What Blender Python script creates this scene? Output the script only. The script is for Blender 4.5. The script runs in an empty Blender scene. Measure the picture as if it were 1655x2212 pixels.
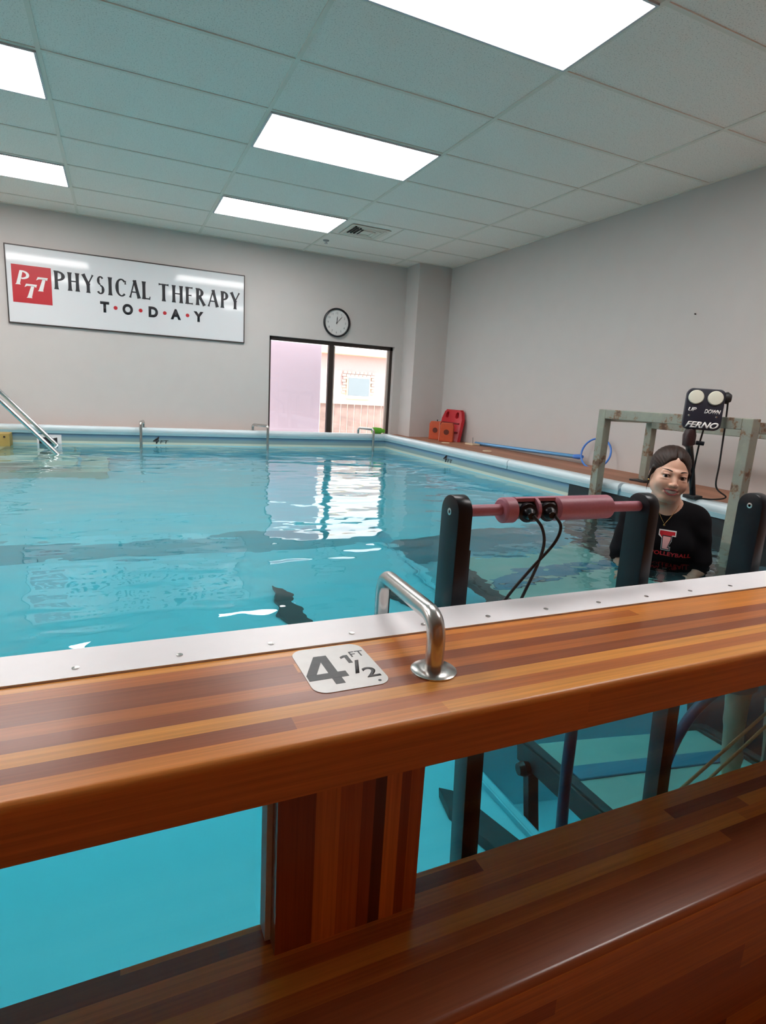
import bpy, bmesh, math, random
import numpy as np
from mathutils import Vector, Matrix
random.seed(7)
SC = bpy.context.scene
COL = SC.collection

# ------------------------------------------------------------------ camera
cam_d = bpy.data.cameras.new('camera')
cam = bpy.data.objects.new('camera', cam_d)
COL.objects.link(cam)
right = Vector((0.91078, -0.40890, 0.05730))
up = Vector((0.03060, 0.20533, 0.97822))
fwd = right.cross(up) * -1
right.normalize()
fwd = up.cross(right).normalized()
up = right.cross(fwd).normalized()
mw = Matrix((right, up, -fwd)).transposed().to_4x4()
mw.translation = Vector((-0.8962, -6.9652, 1.5414))
cam.matrix_world = mw
cam_d.sensor_fit = 'HORIZONTAL'
cam_d.sensor_width = 36.0
cam_d.lens = 36.0 * 1249.6 / 1655.0
cam_d.clip_start = 0.02
SC.camera = cam

# ------------------------------------------------------------------ light + exposure
PANEL = 9.5
SKY = 2.5
SC.view_settings.view_transform = 'Standard'
SC.view_settings.look = 'None'
SC.view_settings.gamma = 1.0
SC.view_settings.exposure = 0.46
SC.view_settings.use_curve_mapping = False
w = bpy.data.worlds.new('sky')
SC.world = w
w.use_nodes = True
wn = w.node_tree.nodes
wbg = wn['Background']
wbg.inputs[0].default_value = (1.0, 0.93, 0.95, 1)
wbg.inputs[1].default_value = SKY
sun_d = bpy.data.lights.new('sun', 'SUN')
sun_d.energy = 1.6
sun_d.angle = 0.02
sun_d.color = (1.0, 0.95, 0.88)
sun = bpy.data.objects.new('sun', sun_d)
COL.objects.link(sun)
sun.rotation_euler = (math.radians(38), 0, math.radians(25))
cy = SC.cycles
cy.max_bounces = 10
cy.use_adaptive_sampling = True
cy.adaptive_threshold = 0.04
cy.transmission_bounces = 9
cy.diffuse_bounces = 4
cy.glossy_bounces = 5
cy.transparent_max_bounces = 12
cy.caustics_refractive = True
cy.caustics_reflective = True
cy.sample_clamp_indirect = 6.0
cy.use_denoising = True

# ------------------------------------------------------------------ materials
def _new(name):
    m = bpy.data.materials.new(name)
    m.use_nodes = True
    nt = m.node_tree
    return m, nt, nt.nodes['Principled BSDF']

def mat(name, col, rough=0.5, metal=0.0, var=0.06, scale=20.0, bump=0.0, bscale=80.0, spec=0.5, **kw):
    m, nt, b = _new(name)
    N, L = nt.nodes, nt.links
    tc = N.new('ShaderNodeTexCoord')
    nz = N.new('ShaderNodeTexNoise'); nz.inputs['Scale'].default_value = scale
    nz.inputs['Detail'].default_value = 4
    L.new(tc.outputs['Object'], nz.inputs['Vector'])
    mx = N.new('ShaderNodeMix'); mx.data_type = 'RGBA'
    L.new(nz.outputs['Fac'], mx.inputs[0])
    mx.inputs[6].default_value = (*[c * (1 - var) for c in col], 1)
    mx.inputs[7].default_value = (*[min(1, c * (1 + var)) for c in col], 1)
    L.new(mx.outputs[2], b.inputs['Base Color'])
    b.inputs['Roughness'].default_value = rough
    b.inputs['Metallic'].default_value = metal
    b.inputs['Specular IOR Level'].default_value = spec
    if bump:
        n2 = N.new('ShaderNodeTexNoise'); n2.inputs['Scale'].default_value = bscale
        L.new(tc.outputs['Object'], n2.inputs['Vector'])
        bp = N.new('ShaderNodeBump'); bp.inputs['Strength'].default_value = bump
        bp.inputs['Distance'].default_value = 0.004
        L.new(n2.outputs['Fac'], bp.inputs['Height'])
        L.new(bp.outputs[0], b.inputs['Normal'])
    for k, v in kw.items():
        b.inputs[k.replace('_', ' ')].default_value = v
    return m

def wood(name, row_axis, len_axis, row_w, seg_len, cols, rough=0.22, grain=1.0, off=0.0, coat=0.6, rows=None):
    """laminated strips: every strip gets its own tone, ends staggered, fine grain along the strip"""
    m, nt, b = _new(name)
    N, L = nt.nodes, nt.links
    tc = N.new('ShaderNodeTexCoord')
    sp = N.new('ShaderNodeSeparateXYZ'); L.new(tc.outputs['Object'], sp.inputs[0])
    def M(op, a, c=None, cc=None):
        n = N.new('ShaderNodeMath'); n.operation = op
        for i, v in enumerate((a, c, cc)):
            if v is None: continue
            if isinstance(v, (int, float)): n.inputs[i].default_value = v
            else: L.new(v, n.inputs[i])
        return n.outputs[0]
    r = M('FLOOR', M('DIVIDE', M('ADD', sp.outputs[row_axis], off), row_w))
    wn1 = N.new('ShaderNodeTexWhiteNoise'); wn1.noise_dimensions = '1D'; L.new(r, wn1.inputs['W'])
    s = M('FLOOR', M('ADD', M('DIVIDE', sp.outputs[len_axis], seg_len), M('MULTIPLY', wn1.outputs['Value'], 7.0)))
    key = M('ADD', M('MULTIPLY', r, 17.31), M('MULTIPLY', s, 3.77))
    wn2 = N.new('ShaderNodeTexWhiteNoise'); wn2.noise_dimensions = '1D'; L.new(key, wn2.inputs['W'])
    cr = N.new('ShaderNodeValToRGB'); cr.color_ramp.interpolation = 'CONSTANT'
    el = cr.color_ramp.elements
    while len(el) > 1: el.remove(el[0])
    el[0].position = 0; el[0].color = (*cols[0], 1)
    for i, c_ in enumerate(cols[1:]):
        e = el.new((i + 1) / len(cols)); e.color = (*c_, 1)
    if rows:
        # strips of given edges instead of random ones: [(edge, colour index), ...]
        while len(el) > 1: el.remove(el[0])
        el[0].position = 0; el[0].color = (*cols[rows[0][1]], 1)
        for p_, ci in rows[1:]:
            e = el.new(p_); e.color = (*cols[ci], 1)
        mrr = N.new('ShaderNodeMapRange'); mrr.inputs['From Min'].default_value = off; mrr.inputs['From Max'].default_value = off + row_w
        L.new(sp.outputs[row_axis], mrr.inputs['Value']); L.new(mrr.outputs[0], cr.inputs[0])
        key = M('MULTIPLY', M('FLOOR', M('MULTIPLY', mrr.outputs[0], 9.0)), 3.1)
    else:
        L.new(wn2.outputs['Value'], cr.inputs[0])
    mp = N.new('ShaderNodeMapping')
    sc = [150, 150, 150]; sc['XYZ'.index(len_axis)] = 2.6
    mp.inputs['Scale'].default_value = sc
    L.new(tc.outputs['Object'], mp.inputs[0])
    ad = N.new('ShaderNodeVectorMath'); ad.operation = 'ADD'
    L.new(mp.outputs[0], ad.inputs[0])
    cb = N.new('ShaderNodeCombineXYZ'); L.new(M('MULTIPLY', key, 5.3), cb.inputs['XYZ'.index(len_axis)])
    L.new(cb.outputs[0], ad.inputs[1])
    nz = N.new('ShaderNodeTexNoise'); nz.inputs['Scale'].default_value = 1.0
    nz.inputs['Detail'].default_value = 6; nz.inputs['Roughness'].default_value = 0.65
    L.new(ad.outputs[0], nz.inputs['Vector'])
    g = M('MULTIPLY_ADD', nz.outputs['Fac'], 1.0 * grain, 1.0 - 0.5 * grain)
    nz2 = N.new('ShaderNodeTexNoise'); nz2.inputs['Scale'].default_value = 0.9; nz2.inputs['Detail'].default_value = 2
    mp2 = N.new('ShaderNodeMapping'); sc2 = [9, 9, 9]; sc2['XYZ'.index(len_axis)] = 2.0
    mp2.inputs['Scale'].default_value = sc2; L.new(tc.outputs['Object'], mp2.inputs[0]); L.new(mp2.outputs[0], nz2.inputs['Vector'])
    g2 = M('MULTIPLY', g, M('MULTIPLY_ADD', nz2.outputs['Fac'], 0.5, 0.75))
    mx = N.new('ShaderNodeVectorMath'); mx.operation = 'SCALE'
    L.new(cr.outputs[0], mx.inputs[0]); L.new(g2, mx.inputs['Scale'])
    L.new(mx.outputs[0], b.inputs['Base Color'])
    b.inputs['Roughness'].default_value = rough
    b.inputs['Coat Weight'].default_value = coat
    b.inputs['Coat Roughness'].default_value = 0.18
    b.inputs['Specular IOR Level'].default_value = 0.4
    bp = N.new('ShaderNodeBump'); bp.inputs['Strength'].default_value = 0.15; bp.inputs['Distance'].default_value = 0.001
    L.new(nz.outputs['Fac'], bp.inputs['Height']); L.new(bp.outputs[0], b.inputs['Normal'])
    return m

def emis(name, col, s):
    m, nt, b = _new(name)
    b.inputs['Base Color'].default_value = (0.9, 0.9, 0.9, 1)
    b.inputs['Emission Color'].default_value = (*col, 1)
    b.inputs['Emission Strength'].default_value = s
    return m

def glass(name, col=(1, 1, 1), ior=1.45, rough=0.0):
    m, nt, b = _new(name)
    b.inputs['Base Color'].default_value = (*col, 1)
    b.inputs['Transmission Weight'].default_value = 1.0
    b.inputs['IOR'].default_value = ior
    b.inputs['Roughness'].default_value = rough
    return m

LIGHTW = (0.60, 0.21, 0.040); MIDW = (0.44, 0.13, 0.028); DARKW = (0.27, 0.07, 0.020); GOLD = (0.66, 0.27, 0.05)
M_counter = wood('counter_wood', 'Y', 'X', 0.0372, 1.5, [LIGHTW, MIDW, DARKW, GOLD, MIDW, LIGHTW], off=0.012, coat=0.12, rough=0.33)
M_bench = wood('bench_wood', 'Y', 'X', 0.034, 1.5, [LIGHTW, DARKW, MIDW, DARKW, GOLD, DARKW], off=0.005, rough=0.3, coat=0.3)
M_clad = wood('cladding_wood', 'Z', 'X', 0.07, 1.3, [MIDW, DARKW, LIGHTW], rough=0.4, coat=0.2)
M_post = wood('post_wood', 'X', 'Z', 0.280, 0.42, [MIDW, DARKW, LIGHTW, (0.10, 0.028, 0.012)], off=-0.142, rows=[(0, 1), (.24, 2), (.40, 0), (.55, 1), (.64, 3), (.72, 2), (.83, 1), (.90, 0)], rough=0.35, coat=0.3)
M_ledge = wood('ledge_wood', 'X', 'Y', 0.14, 2.6, [(0.36, 0.165, 0.10), (0.33, 0.15, 0.09), (0.38, 0.18, 0.11)], rough=0.6, coat=0.0, grain=0.6)
M_wall = mat('wall_paint', (0.585, 0.547, 0.525), 0.7, var=0.03, scale=6, bump=0.12, bscale=220)
M_ceil = None
def ceil_mat():
    m, nt, b = _new('ceiling_tile')
    N, L = nt.nodes, nt.links
    tc = N.new('ShaderNodeTexCoord')
    a = N.new('ShaderNodeTexNoise'); a.inputs['Scale'].default_value = 140; a.inputs['Detail'].default_value = 3
    L.new(tc.outputs['Object'], a.inputs['Vector'])
    cr = N.new('ShaderNodeValToRGB')
    cr.color_ramp.elements[0].position = 0.33; cr.color_ramp.elements[0].color = (0.66, 0.60, 0.53, 1)
    cr.color_ramp.elements[1].position = 0.43; cr.color_ramp.elements[1].color = (0.96, 0.88, 0.80, 1)
    L.new(a.outputs['Fac'], cr.inputs[0]); L.new(cr.outputs[0], b.inputs['Base Color'])
    b.inputs['Roughness'].default_value = 0.9
    bp = N.new('ShaderNodeBump'); bp.inputs['Strength'].default_value = 0.4; bp.inputs['Distance'].default_value = 0.002
    L.new(a.outputs['Fac'], bp.inputs['Height']); L.new(bp.outputs[0], b.inputs['Normal'])
    return m
M_ceil = ceil_mat()
M_grid = mat('grid_enamel', (0.82, 0.76, 0.66), 0.5, var=0.03)
M_panel = emis('light_diffuser', (1.0, 0.955, 0.94), PANEL)
M_lframe = mat('light_frame', (0.6, 0.6, 0.62), 0.4)
M_white = mat('white_vinyl', (0.86, 0.84, 0.86), 0.35, var=0.03)
M_coping = mat('coping_vinyl', (0.66, 0.76, 0.80), 0.3, var=0.03)
M_track = mat('coping_track', (0.27, 0.46, 0.52), 0.35, var=0.04)
M_black = mat('black_plastic', (0.007, 0.009, 0.013), 0.30, var=0.2, spec=0.3)
M_rubber = mat('black_rubber', (0.012, 0.012, 0.013), 0.55, var=0.2)
M_blackm = mat('black_print', (0.012, 0.013, 0.018), 0.5, var=0.1)
M_print = mat('worn_print', (0.035, 0.037, 0.04), 0.45, var=0.5, scale=60)
M_red = mat('red_print', (0.50, 0.012, 0.022), 0.35, var=0.05)
M_signw = mat('sign_board', (0.74, 0.75, 0.77), 0.06, var=0.01, scale=3)
M_steel = mat('brushed_steel', (0.55, 0.54, 0.52), 0.24, metal=1.0, var=0.12, scale=60)
M_chrome = mat('polished_steel', (0.72, 0.73, 0.75), 0.16, metal=1.0, var=0.1, scale=30)
M_alu = mat('aluminium', (0.55, 0.55, 0.55), 0.4, metal=1.0, var=0.1)
M_purple = mat('maroon_padding', (0.42, 0.15, 0.20), 0.42, var=0.12, scale=150, bump=0.1, bscale=300)
M_bronze = mat('bronze_frame', (0.035, 0.024, 0.020), 0.4, var=0.1)
M_blue = mat('blue_plastic', (0.06, 0.22, 0.70), 0.3)
M_bluepole = mat('blue_pole', (0.14, 0.40, 0.72), 0.25, metal=0.4)
M_redb = mat('red_board', (0.55, 0.014, 0.025), 0.35)
M_orange = mat('orange_foam', (0.52, 0.075, 0.02), 0.5, var=0.15)
M_pinkstrap = mat('peach_strap', (0.80, 0.35, 0.25), 0.6)
M_green = mat('lime_foam', (0.13, 0.48, 0.03), 0.6, var=0.2)
M_tan = mat('tan_board', (0.42, 0.30, 0.09), 0.6, var=0.25, scale=8)
M_cream = mat('cream_plastic', (0.72, 0.72, 0.60), 0.4, var=0.03)
M_disc = mat('cream_cap', (0.66, 0.52, 0.36), 0.5)
M_clockw = mat('clock_face', (0.72, 0.72, 0.71), 0.4, var=0.01)
M_grey = mat('grey_plastic', (0.32, 0.32, 0.32), 0.5)
M_hosep = mat('grey_hose', (0.008, 0.07, 0.15), 0.4)
M_rope = mat('tan_rope', (0.80, 0.52, 0.26), 0.7, var=0.3, scale=200)
M_lens = mat('white_lettering', (0.80, 0.80, 0.78), 0.5, var=0.02)

def rust():
    m, nt, b = _new('rusty_steel')
    N, L = nt.nodes, nt.links
    tc = N.new('ShaderNodeTexCoord')
    a = N.new('ShaderNodeTexNoise'); a.inputs['Scale'].default_value = 9; a.inputs['Detail'].default_value = 8
    a.inputs['Roughness'].default_value = 0.72
    L.new(tc.outputs['Object'], a.inputs['Vector'])
    cr = N.new('ShaderNodeValToRGB'); e = cr.color_ramp.elements
    e[0].position = 0.36; e[0].color = (0.13, 0.075, 0.05, 1)
    e[1].position = 0.60; e[1].color = (0.30, 0.31, 0.25, 1)
    x = e.new(0.41); x.color = (0.24, 0.15, 0.09, 1)
    x = e.new(0.45); x.color = (0.27, 0.28, 0.24, 1)
    x = e.new(0.72); x.color = (0.40, 0.40, 0.32, 1)
    L.new(a.outputs['Fac'], cr.inputs[0]); L.new(cr.outputs[0], b.inputs['Base Color'])
    b.inputs['Roughness'].default_value = 0.6; b.inputs['Metallic'].default_value = 0.25
    bp = N.new('ShaderNodeBump'); bp.inputs['Strength'].default_value = 0.4; bp.inputs['Distance'].default_value = 0.002
    L.new(a.outputs['Fac'], bp.inputs['Height']); L.new(bp.outputs[0], b.inputs['Normal'])
    return m
M_rust = rust()

def liner_mat():
    """vinyl liner: printed bands above the waterline, pale turquoise below"""
    m, nt, b = _new('pool_liner')
    N, L = nt.nodes, nt.links
    tc = N.new('ShaderNodeTexCoord'); sp = N.new('ShaderNodeSeparateXYZ')
    L.new(tc.outputs['Object'], sp.inputs[0])
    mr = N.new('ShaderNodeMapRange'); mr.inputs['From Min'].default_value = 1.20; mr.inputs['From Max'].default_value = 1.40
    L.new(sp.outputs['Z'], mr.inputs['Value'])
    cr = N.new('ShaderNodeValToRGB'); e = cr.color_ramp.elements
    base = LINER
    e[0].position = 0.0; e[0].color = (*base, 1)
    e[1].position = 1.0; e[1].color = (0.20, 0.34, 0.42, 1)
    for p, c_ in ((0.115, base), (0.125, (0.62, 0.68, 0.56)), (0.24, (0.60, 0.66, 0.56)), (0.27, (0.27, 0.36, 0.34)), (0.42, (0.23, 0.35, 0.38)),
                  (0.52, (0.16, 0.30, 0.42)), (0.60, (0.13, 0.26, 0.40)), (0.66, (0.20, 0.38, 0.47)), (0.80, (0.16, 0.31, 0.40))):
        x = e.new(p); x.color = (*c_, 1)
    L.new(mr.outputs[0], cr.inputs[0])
    L.new(cr.outputs[0], b.inputs['Base Color'])
    b.inputs['Roughness'].default_value = 0.45
    return m
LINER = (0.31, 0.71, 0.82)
M_liner = liner_mat()

def water_mat():
    m, nt, b = _new('pool_water')
    N, L = nt.nodes, nt.links
    b.inputs['Base Color'].default_value = (1, 1, 1, 1)
    b.inputs['Transmission Weight'].default_value = 1.0
    b.inputs['IOR'].default_value = 1.33
    b.inputs['Roughness'].default_value = 0.0
    tc = N.new('ShaderNodeTexCoord')
    def nz(scale, stretch, detail=2):
        mp = N.new('ShaderNodeMapping'); mp.inputs['Scale'].default_value = stretch
        L.new(tc.outputs['Object'], mp.inputs[0])
        a = N.new('ShaderNodeTexNoise'); a.inputs['Scale'].default_value = scale; a.inputs['Detail'].default_value = detail
        a.inputs['Roughness'].default_value = 0.45
        L.new(mp.outputs[0], a.inputs['Vector'])
        return a.outputs['Fac']
    a = nz(1.6, (1.0, 1.5, 1), 2.0)
    c2 = nz(5.0, (1.0, 1.6, 1), 1.5)
    # livelier ripples around the person standing in the water
    geo = N.new('ShaderNodeVectorMath'); geo.operation = 'DISTANCE'
    L.new(tc.outputs['Object'], geo.inputs[0]); geo.inputs[1].default_value = (1.35, -4.85, 0.82)
    mr = N.new('ShaderNodeMapRange'); mr.inputs['From Min'].default_value = 0.3; mr.inputs['From Max'].default_value = 1.3
    mr.inputs['To Min'].default_value = 1.0; mr.inputs['To Max'].default_value = 0.0
    L.new(geo.outputs['Value'], mr.inputs['Value'])
    c3 = nz(9.0, (1.0, 1.0, 1), 2.0)
    def M(op, *v):
        n = N.new('ShaderNodeMath'); n.operation = op
        for i, x in enumerate(v):
            if isinstance(x, (int, float)): n.inputs[i].default_value = x
            else: L.new(x, n.inputs[i])
        return n.outputs[0]
    h = M('ADD', M('MULTIPLY', a, WA), M('MULTIPLY', c2, WB))
    h = M('ADD', h, M('MULTIPLY', M('MULTIPLY', c3, mr.outputs[0]), WC))
    bp = N.new('ShaderNodeBump'); bp.inputs['Strength'].default_value = 1.0; bp.inputs['Distance'].default_value = 1.0
    L.new(h, bp.inputs['Height'])
    # only the top face is wavy
    gm = N.new('ShaderNodeNewGeometry'); sp = N.new('ShaderNodeSeparateXYZ'); L.new(gm.outputs['True Normal'], sp.inputs[0])
    top = M('GREATER_THAN', M('ABSOLUTE', sp.outputs['Z']), 0.7)
    mx = N.new('ShaderNodeMix'); mx.data_type = 'VECTOR'
    L.new(top, mx.inputs[0]); L.new(gm.outputs['Normal'], mx.inputs[4]); L.new(bp.outputs[0], mx.inputs[5])
    L.new(mx.outputs[1], b.inputs['Normal'])
    va = N.new('ShaderNodeVolumeAbsorption')
    va.inputs['Color'].default_value = (*WCOL, 1); va.inputs['Density'].default_value = WDEN
    L.new(va.outputs[0], N['Material Output'].inputs['Volume'])
    return m
WA, WB, WC = 0.022, 0.0045, 0.007
WCOL = (0.12, 0.92, 0.97); WDEN = 0.42
M_water = water_mat()
M_pane = glass('clear_glass', (0.96, 0.99, 0.98))

# ------------------------------------------------------------------ object helpers
def tag(o, label=None, cat=None, group=None, kind=None):
    if label: o['label'] = label
    if cat: o['category'] = cat
    if group: o['group'] = group
    if kind: o['kind'] = kind
    return o

def empty(name, loc=(0, 0, 0), rz=0.0, **kw):
    o = bpy.data.objects.new(name, None)
    COL.objects.link(o)
    o.location = loc; o.rotation_euler = (0, 0, rz)
    o.empty_display_size = 0.05
    return tag(o, **kw)

class MB:
    """collects geometry into one mesh"""
    def __init__(s): s.bm = bmesh.new()
    def box(s, x0, x1, y0, y1, z0, z1, bev=0.0, seg=2):
        r = bmesh.ops.create_cube(s.bm, size=1.0)
        vs = r['verts']
        for v in vs:
            v.co = Vector((x0 + (v.co.x + .5) * (x1 - x0), y0 + (v.co.y + .5) * (y1 - y0), z0 + (v.co.z + .5) * (z1 - z0)))
        if bev:
            es = {e for v in vs for e in v.link_edges}
            bmesh.ops.bevel(s.bm, geom=list(es), offset=bev, segments=seg, profile=0.5, affect='EDGES')
        return s
    def prism(s, poly, axis, a0, a1, bev=0.0):
        """2-D polygon extruded along an axis; poly coords are the other two axes in order"""
        def P(p, a):
            if axis == 'X': return (a, p[0], p[1])
            if axis == 'Y': return (p[0], a, p[1])
            return (p[0], p[1], a)
        v0 = [s.bm.verts.new(P(p, a0)) for p in poly]
        v1 = [s.bm.verts.new(P(p, a1)) for p in poly]
        n = len(poly)
        fs = [s.bm.faces.new(v0), s.bm.faces.new(v1)]
        for i in range(n):
            fs.append(s.bm.faces.new((v0[i], v0[(i + 1) % n], v1[(i + 1) % n], v1[i])))
        bmesh.ops.recalc_face_normals(s.bm, faces=fs)
        if bev:
            es = {e for f in fs[:2] for e in f.edges}
            bmesh.ops.bevel(s.bm, geom=list(es), offset=bev, segments=2, profile=0.5, affect='EDGES')
        return s
    def tube(s, pts, r, n=16, cap=True, closed=False):
        pts = [Vector(p) for p in pts]
        rs = r if isinstance(r, (list, tuple)) else [r] * len(pts)
        m = len(pts)
        tang = []
        for i in range(m):
            a = pts[(i - 1) % m] if closed or i > 0 else pts[i]
            b = pts[(i + 1) % m] if closed or i < m - 1 else pts[i]
            tang.append((b - a).normalized())
        ref = Vector((0, 0, 1)) if abs(tang[0].z) < 0.9 else Vector((1, 0, 0))
        u = tang[0].cross(ref).normalized()
        rings = []
        for i in range(m):
            t = tang[i]
            u = (u - t * u.dot(t)).normalized()
            v = t.cross(u)
            rings.append([s.bm.verts.new(pts[i] + (u * math.cos(2 * math.pi * k / n) + v * math.sin(2 * math.pi * k / n)) * rs[i]) for k in range(n)])
        fs = []
        for i in range(m if closed else m - 1):
            A, B = rings[i], rings[(i + 1) % m]
            for k in range(n):
                fs.append(s.bm.faces.new((A[k], A[(k + 1) % n], B[(k + 1) % n], B[k])))
        if cap and not closed:
            fs.append(s.bm.faces.new(rings[0])); fs.append(s.bm.faces.new(rings[-1]))
        bmesh.ops.recalc_face_normals(s.bm, faces=fs)
        return s
    def cyl(s, a, b, r, n=24, r2=None):
        return s.tube([a, b], [r, r if r2 is None else r2], n)
    def lathe(s, prof, c, axis=(0, 0, 1), n=28):
        """profile [(radius, height)] around axis through c"""
        ax = Vector(axis).normalized()
        ref = Vector((1, 0, 0)) if abs(ax.x) < 0.9 else Vector((0, 1, 0))
        u = ax.cross(ref).normalized(); v = ax.cross(u); c = Vector(c)
        rings = []
        for (r, h) in prof:
            rings.append([s.bm.verts.new(c + ax * h + (u * math.cos(2 * math.pi * k / n) + v * math.sin(2 * math.pi * k / n)) * max(r, 1e-5)) for k in range(n)])
        fs = []
        for A, B in zip(rings, rings[1:]):
            for k in range(n):
                fs.append(s.bm.faces.new((A[k], A[(k + 1) % n], B[(k + 1) % n], B[k])))
        fs.append(s.bm.faces.new(rings[0])); fs.append(s.bm.faces.new(rings[-1]))
        bmesh.ops.recalc_face_normals(s.bm, faces=fs)
        return s
    def build(s, name, m, parent=None, smooth=None, loc=None):
        me = bpy.data.meshes.new(name)
        s.bm.to_mesh(me); s.bm.free()
        if smooth is not None:
            me.shade_smooth()
            if hasattr(me, 'set_sharp_from_angle'):
                me.set_sharp_from_angle(angle=math.radians(smooth))
        me.materials.append(m)
        o = bpy.data.objects.new(name, me)
        COL.objects.link(o)
        if parent:
            o.parent = parent
            # geometry was written in world space: bring it into the parent's frame
            bpy_m = parent_world(parent).inverted()
            me.transform(bpy_m)
        return o

def parent_world(o):
    m = Matrix.LocRotScale(o.location, o.rotation_euler, o.scale)
    return parent_world(o.parent) @ m if o.parent else m

def reorigin(o):
    """top-level mesh: origin at the middle of its underside"""
    me = o.data
    co = [v.co for v in me.vertices]
    lo = Vector((min(c.x for c in co), min(c.y for c in co), min(c.z for c in co)))
    hi = Vector((max(c.x for c in co), max(c.y for c in co), max(c.z for c in co)))
    p = Vector(((lo.x + hi.x) / 2, (lo.y + hi.y) / 2, lo.z))
    me.transform(Matrix.Translation(-p)); o.location = p
    return o

def arc(cx, cy_, r, a0, a1, n=8):
    return [(cx + r * math.cos(math.radians(a0 + (a1 - a0) * i / n)), cy_ + r * math.sin(math.radians(a0 + (a1 - a0) * i / n))) for i in range(n + 1)]

def rrect(x0, x1, y0, y1, r, n=6):
    return arc(x1 - r, y1 - r, r, 0, 90, n) + arc(x0 + r, y1 - r, r, 90, 180, n) + arc(x0 + r, y0 + r, r, 180, 270, n) + arc(x1 - r, y0 + r, r, 270, 360, n)

def bend(pts, r, n=8):
    """polyline with rounded corners"""
    P = [Vector(p) for p in pts]
    out = [P[0]]
    for i in range(1, len(P) - 1):
        a, b, c = P[i - 1], P[i], P[i + 1]
        d1 = (a - b).normalized(); d2 = (c - b).normalized()
        ang = d1.angle(d2)
        t = min(r / math.tan(ang / 2), (a - b).length * .48, (c - b).length * .48)
        p0, p1 = b + d1 * t, b + d2 * t
        for k in range(n + 1):
            u = k / n
            out.append((1 - u) ** 2 * p0 + 2 * u * (1 - u) * b + u * u * p1)
    out.append(P[-1])
    return out

def spline(pts, n=10):
    P = [Vector(p) for p in pts]
    P = [P[0] * 2 - P[1]] + P + [P[-1] * 2 - P[-2]]
    out = []
    for i in range(1, len(P) - 2):
        for k in range(n):
            t = k / n
            a, b, c, d = P[i - 1], P[i], P[i + 1], P[i + 2]
            out.append(0.5 * ((2 * b) + (c - a) * t + (2 * a - 5 * b + 4 * c - d) * t * t + (3 * b - a - 3 * c + d) * t ** 3))
    out.append(P[-2])
    return out

def text_mesh(txt, size=1.0, offset=0.0, extrude=0.0, shear=0.0, spacing=1.0):
    cu = bpy.data.curves.new('t', 'FONT')
    cu.body = txt; cu.size = size; cu.offset = offset; cu.extrude = extrude; cu.shear = shear
    cu.space_character = spacing
    cu.resolution_u = 6
    o = bpy.data.objects.new('t', cu); COL.objects.link(o)
    dg = bpy.context.evaluated_depsgraph_get()
    me = bpy.data.meshes.new_from_object(o.evaluated_get(dg))
    bpy.data.objects.remove(o); bpy.data.curves.remove(cu)
    return me

def text_obj(name, txt, m, O, U, V, width=None, height=None, offset=0.0, shear=0.0, parent=None, thick=0.0015, spacing=1.0, center=False):
    """lettering laid on the plane O + u U + v V (unit vectors), fitted to width/height; thin raised print"""
    me = text_mesh(txt, 1.0, offset, 0.0, shear, spacing)
    co = np.array([v.co[:] for v in me.vertices])
    lo, hi = co.min(0), co.max(0)
    sx = width / (hi[0] - lo[0]) if width else None
    sy = height / (hi[1] - lo[1]) if height else None
    sx = sx or sy; sy = sy or sx
    O, U, V = Vector(O), Vector(U), Vector(V)
    Nn = U.cross(V)
    cx = (hi[0] + lo[0]) / 2 if center else lo[0]
    cyy = (hi[1] + lo[1]) / 2 if center else lo[1]
    bm = bmesh.new(); bm.from_mesh(me); bpy.data.meshes.remove(me)
    r = bmesh.ops.extrude_face_region(bm, geom=bm.faces[:])
    for g in r['geom']:
        if isinstance(g, bmesh.types.BMVert): g.co.z += 1.0
    for v in bm.verts:
        v.co = O + U * ((v.co.x - cx) * sx) + V * ((v.co.y - cyy) * sy) + Nn * (thick * (1 if v.co.z > 0.5 else 0))
    bmesh.ops.recalc_face_normals(bm, faces=bm.faces[:])
    b = MB(); b.bm.free(); b.bm = bm
    return b.build(name, m, parent)

def copy_tree(o, parent=None):
    c_ = o.copy(); COL.objects.link(c_)
    if parent: c_.parent = parent
    for ch in list(o.children): copy_tree(ch, c_)
    return c_

# ------------------------------------------------------------------ the room
XL, XR, YF, YB, ZC = -4.88, 3.13, -8.0, 0.37, 3.2
WX0, WX1, WZ0, WZ1 = 0.828, 2.535, 0.93, 2.168          # exterior window opening
tag(MB().box(XL - .1, XR + .1, YF - .1, YB + .2, -1.45, -1.35).build('floor', mat('concrete_floor', (0.30, 0.29, 0.28), 0.6)), kind='structure')
tag(MB().box(XL - .1, XR + .1, YF - .1, -6.42, -0.1, 0.0).build('floor_walkway', mat('walkway_tile', (0.20, 0.16, 0.13), 0.5)), kind='structure')
bk = MB()
bk.box(XL - .1, WX0, YB, YB + .16, -1.4, ZC).box(WX1, XR + .1, YB, YB + .16, -1.4, ZC)
bk.box(WX0, WX1, YB, YB + .16, -1.4, WZ0).box(WX0, WX1, YB, YB + .16, WZ1, ZC)
tag(bk.build('wall_back', M_wall), kind='structure')
tag(MB().box(XR, XR + .1, YF, YB, -1.4, ZC).build('wall_right', M_wall), kind='structure')
tag(MB().box(XL - .1, XL, YF, YB, -1.4, ZC).build('wall_left', M_wall), kind='structure')
tag(MB().box(XL - .1, XR + .1, YF - .1, YF, -1.4, ZC).build('wall_front', M_clad), kind='structure')  # unseen wall, set close and clad dark to cut light on the bench
tag(MB().box(2.655, XR, 0.02, YB, 0.9, ZC).build('wall_column', M_wall), kind='structure')
tag(MB().box(XL - .1, XR + .1, YF - .1, YB + .16, ZC, ZC + .08).build('ceiling', M_ceil), kind='structure')
g = MB()
T = 1.2192; Hh = 0.6096
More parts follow.
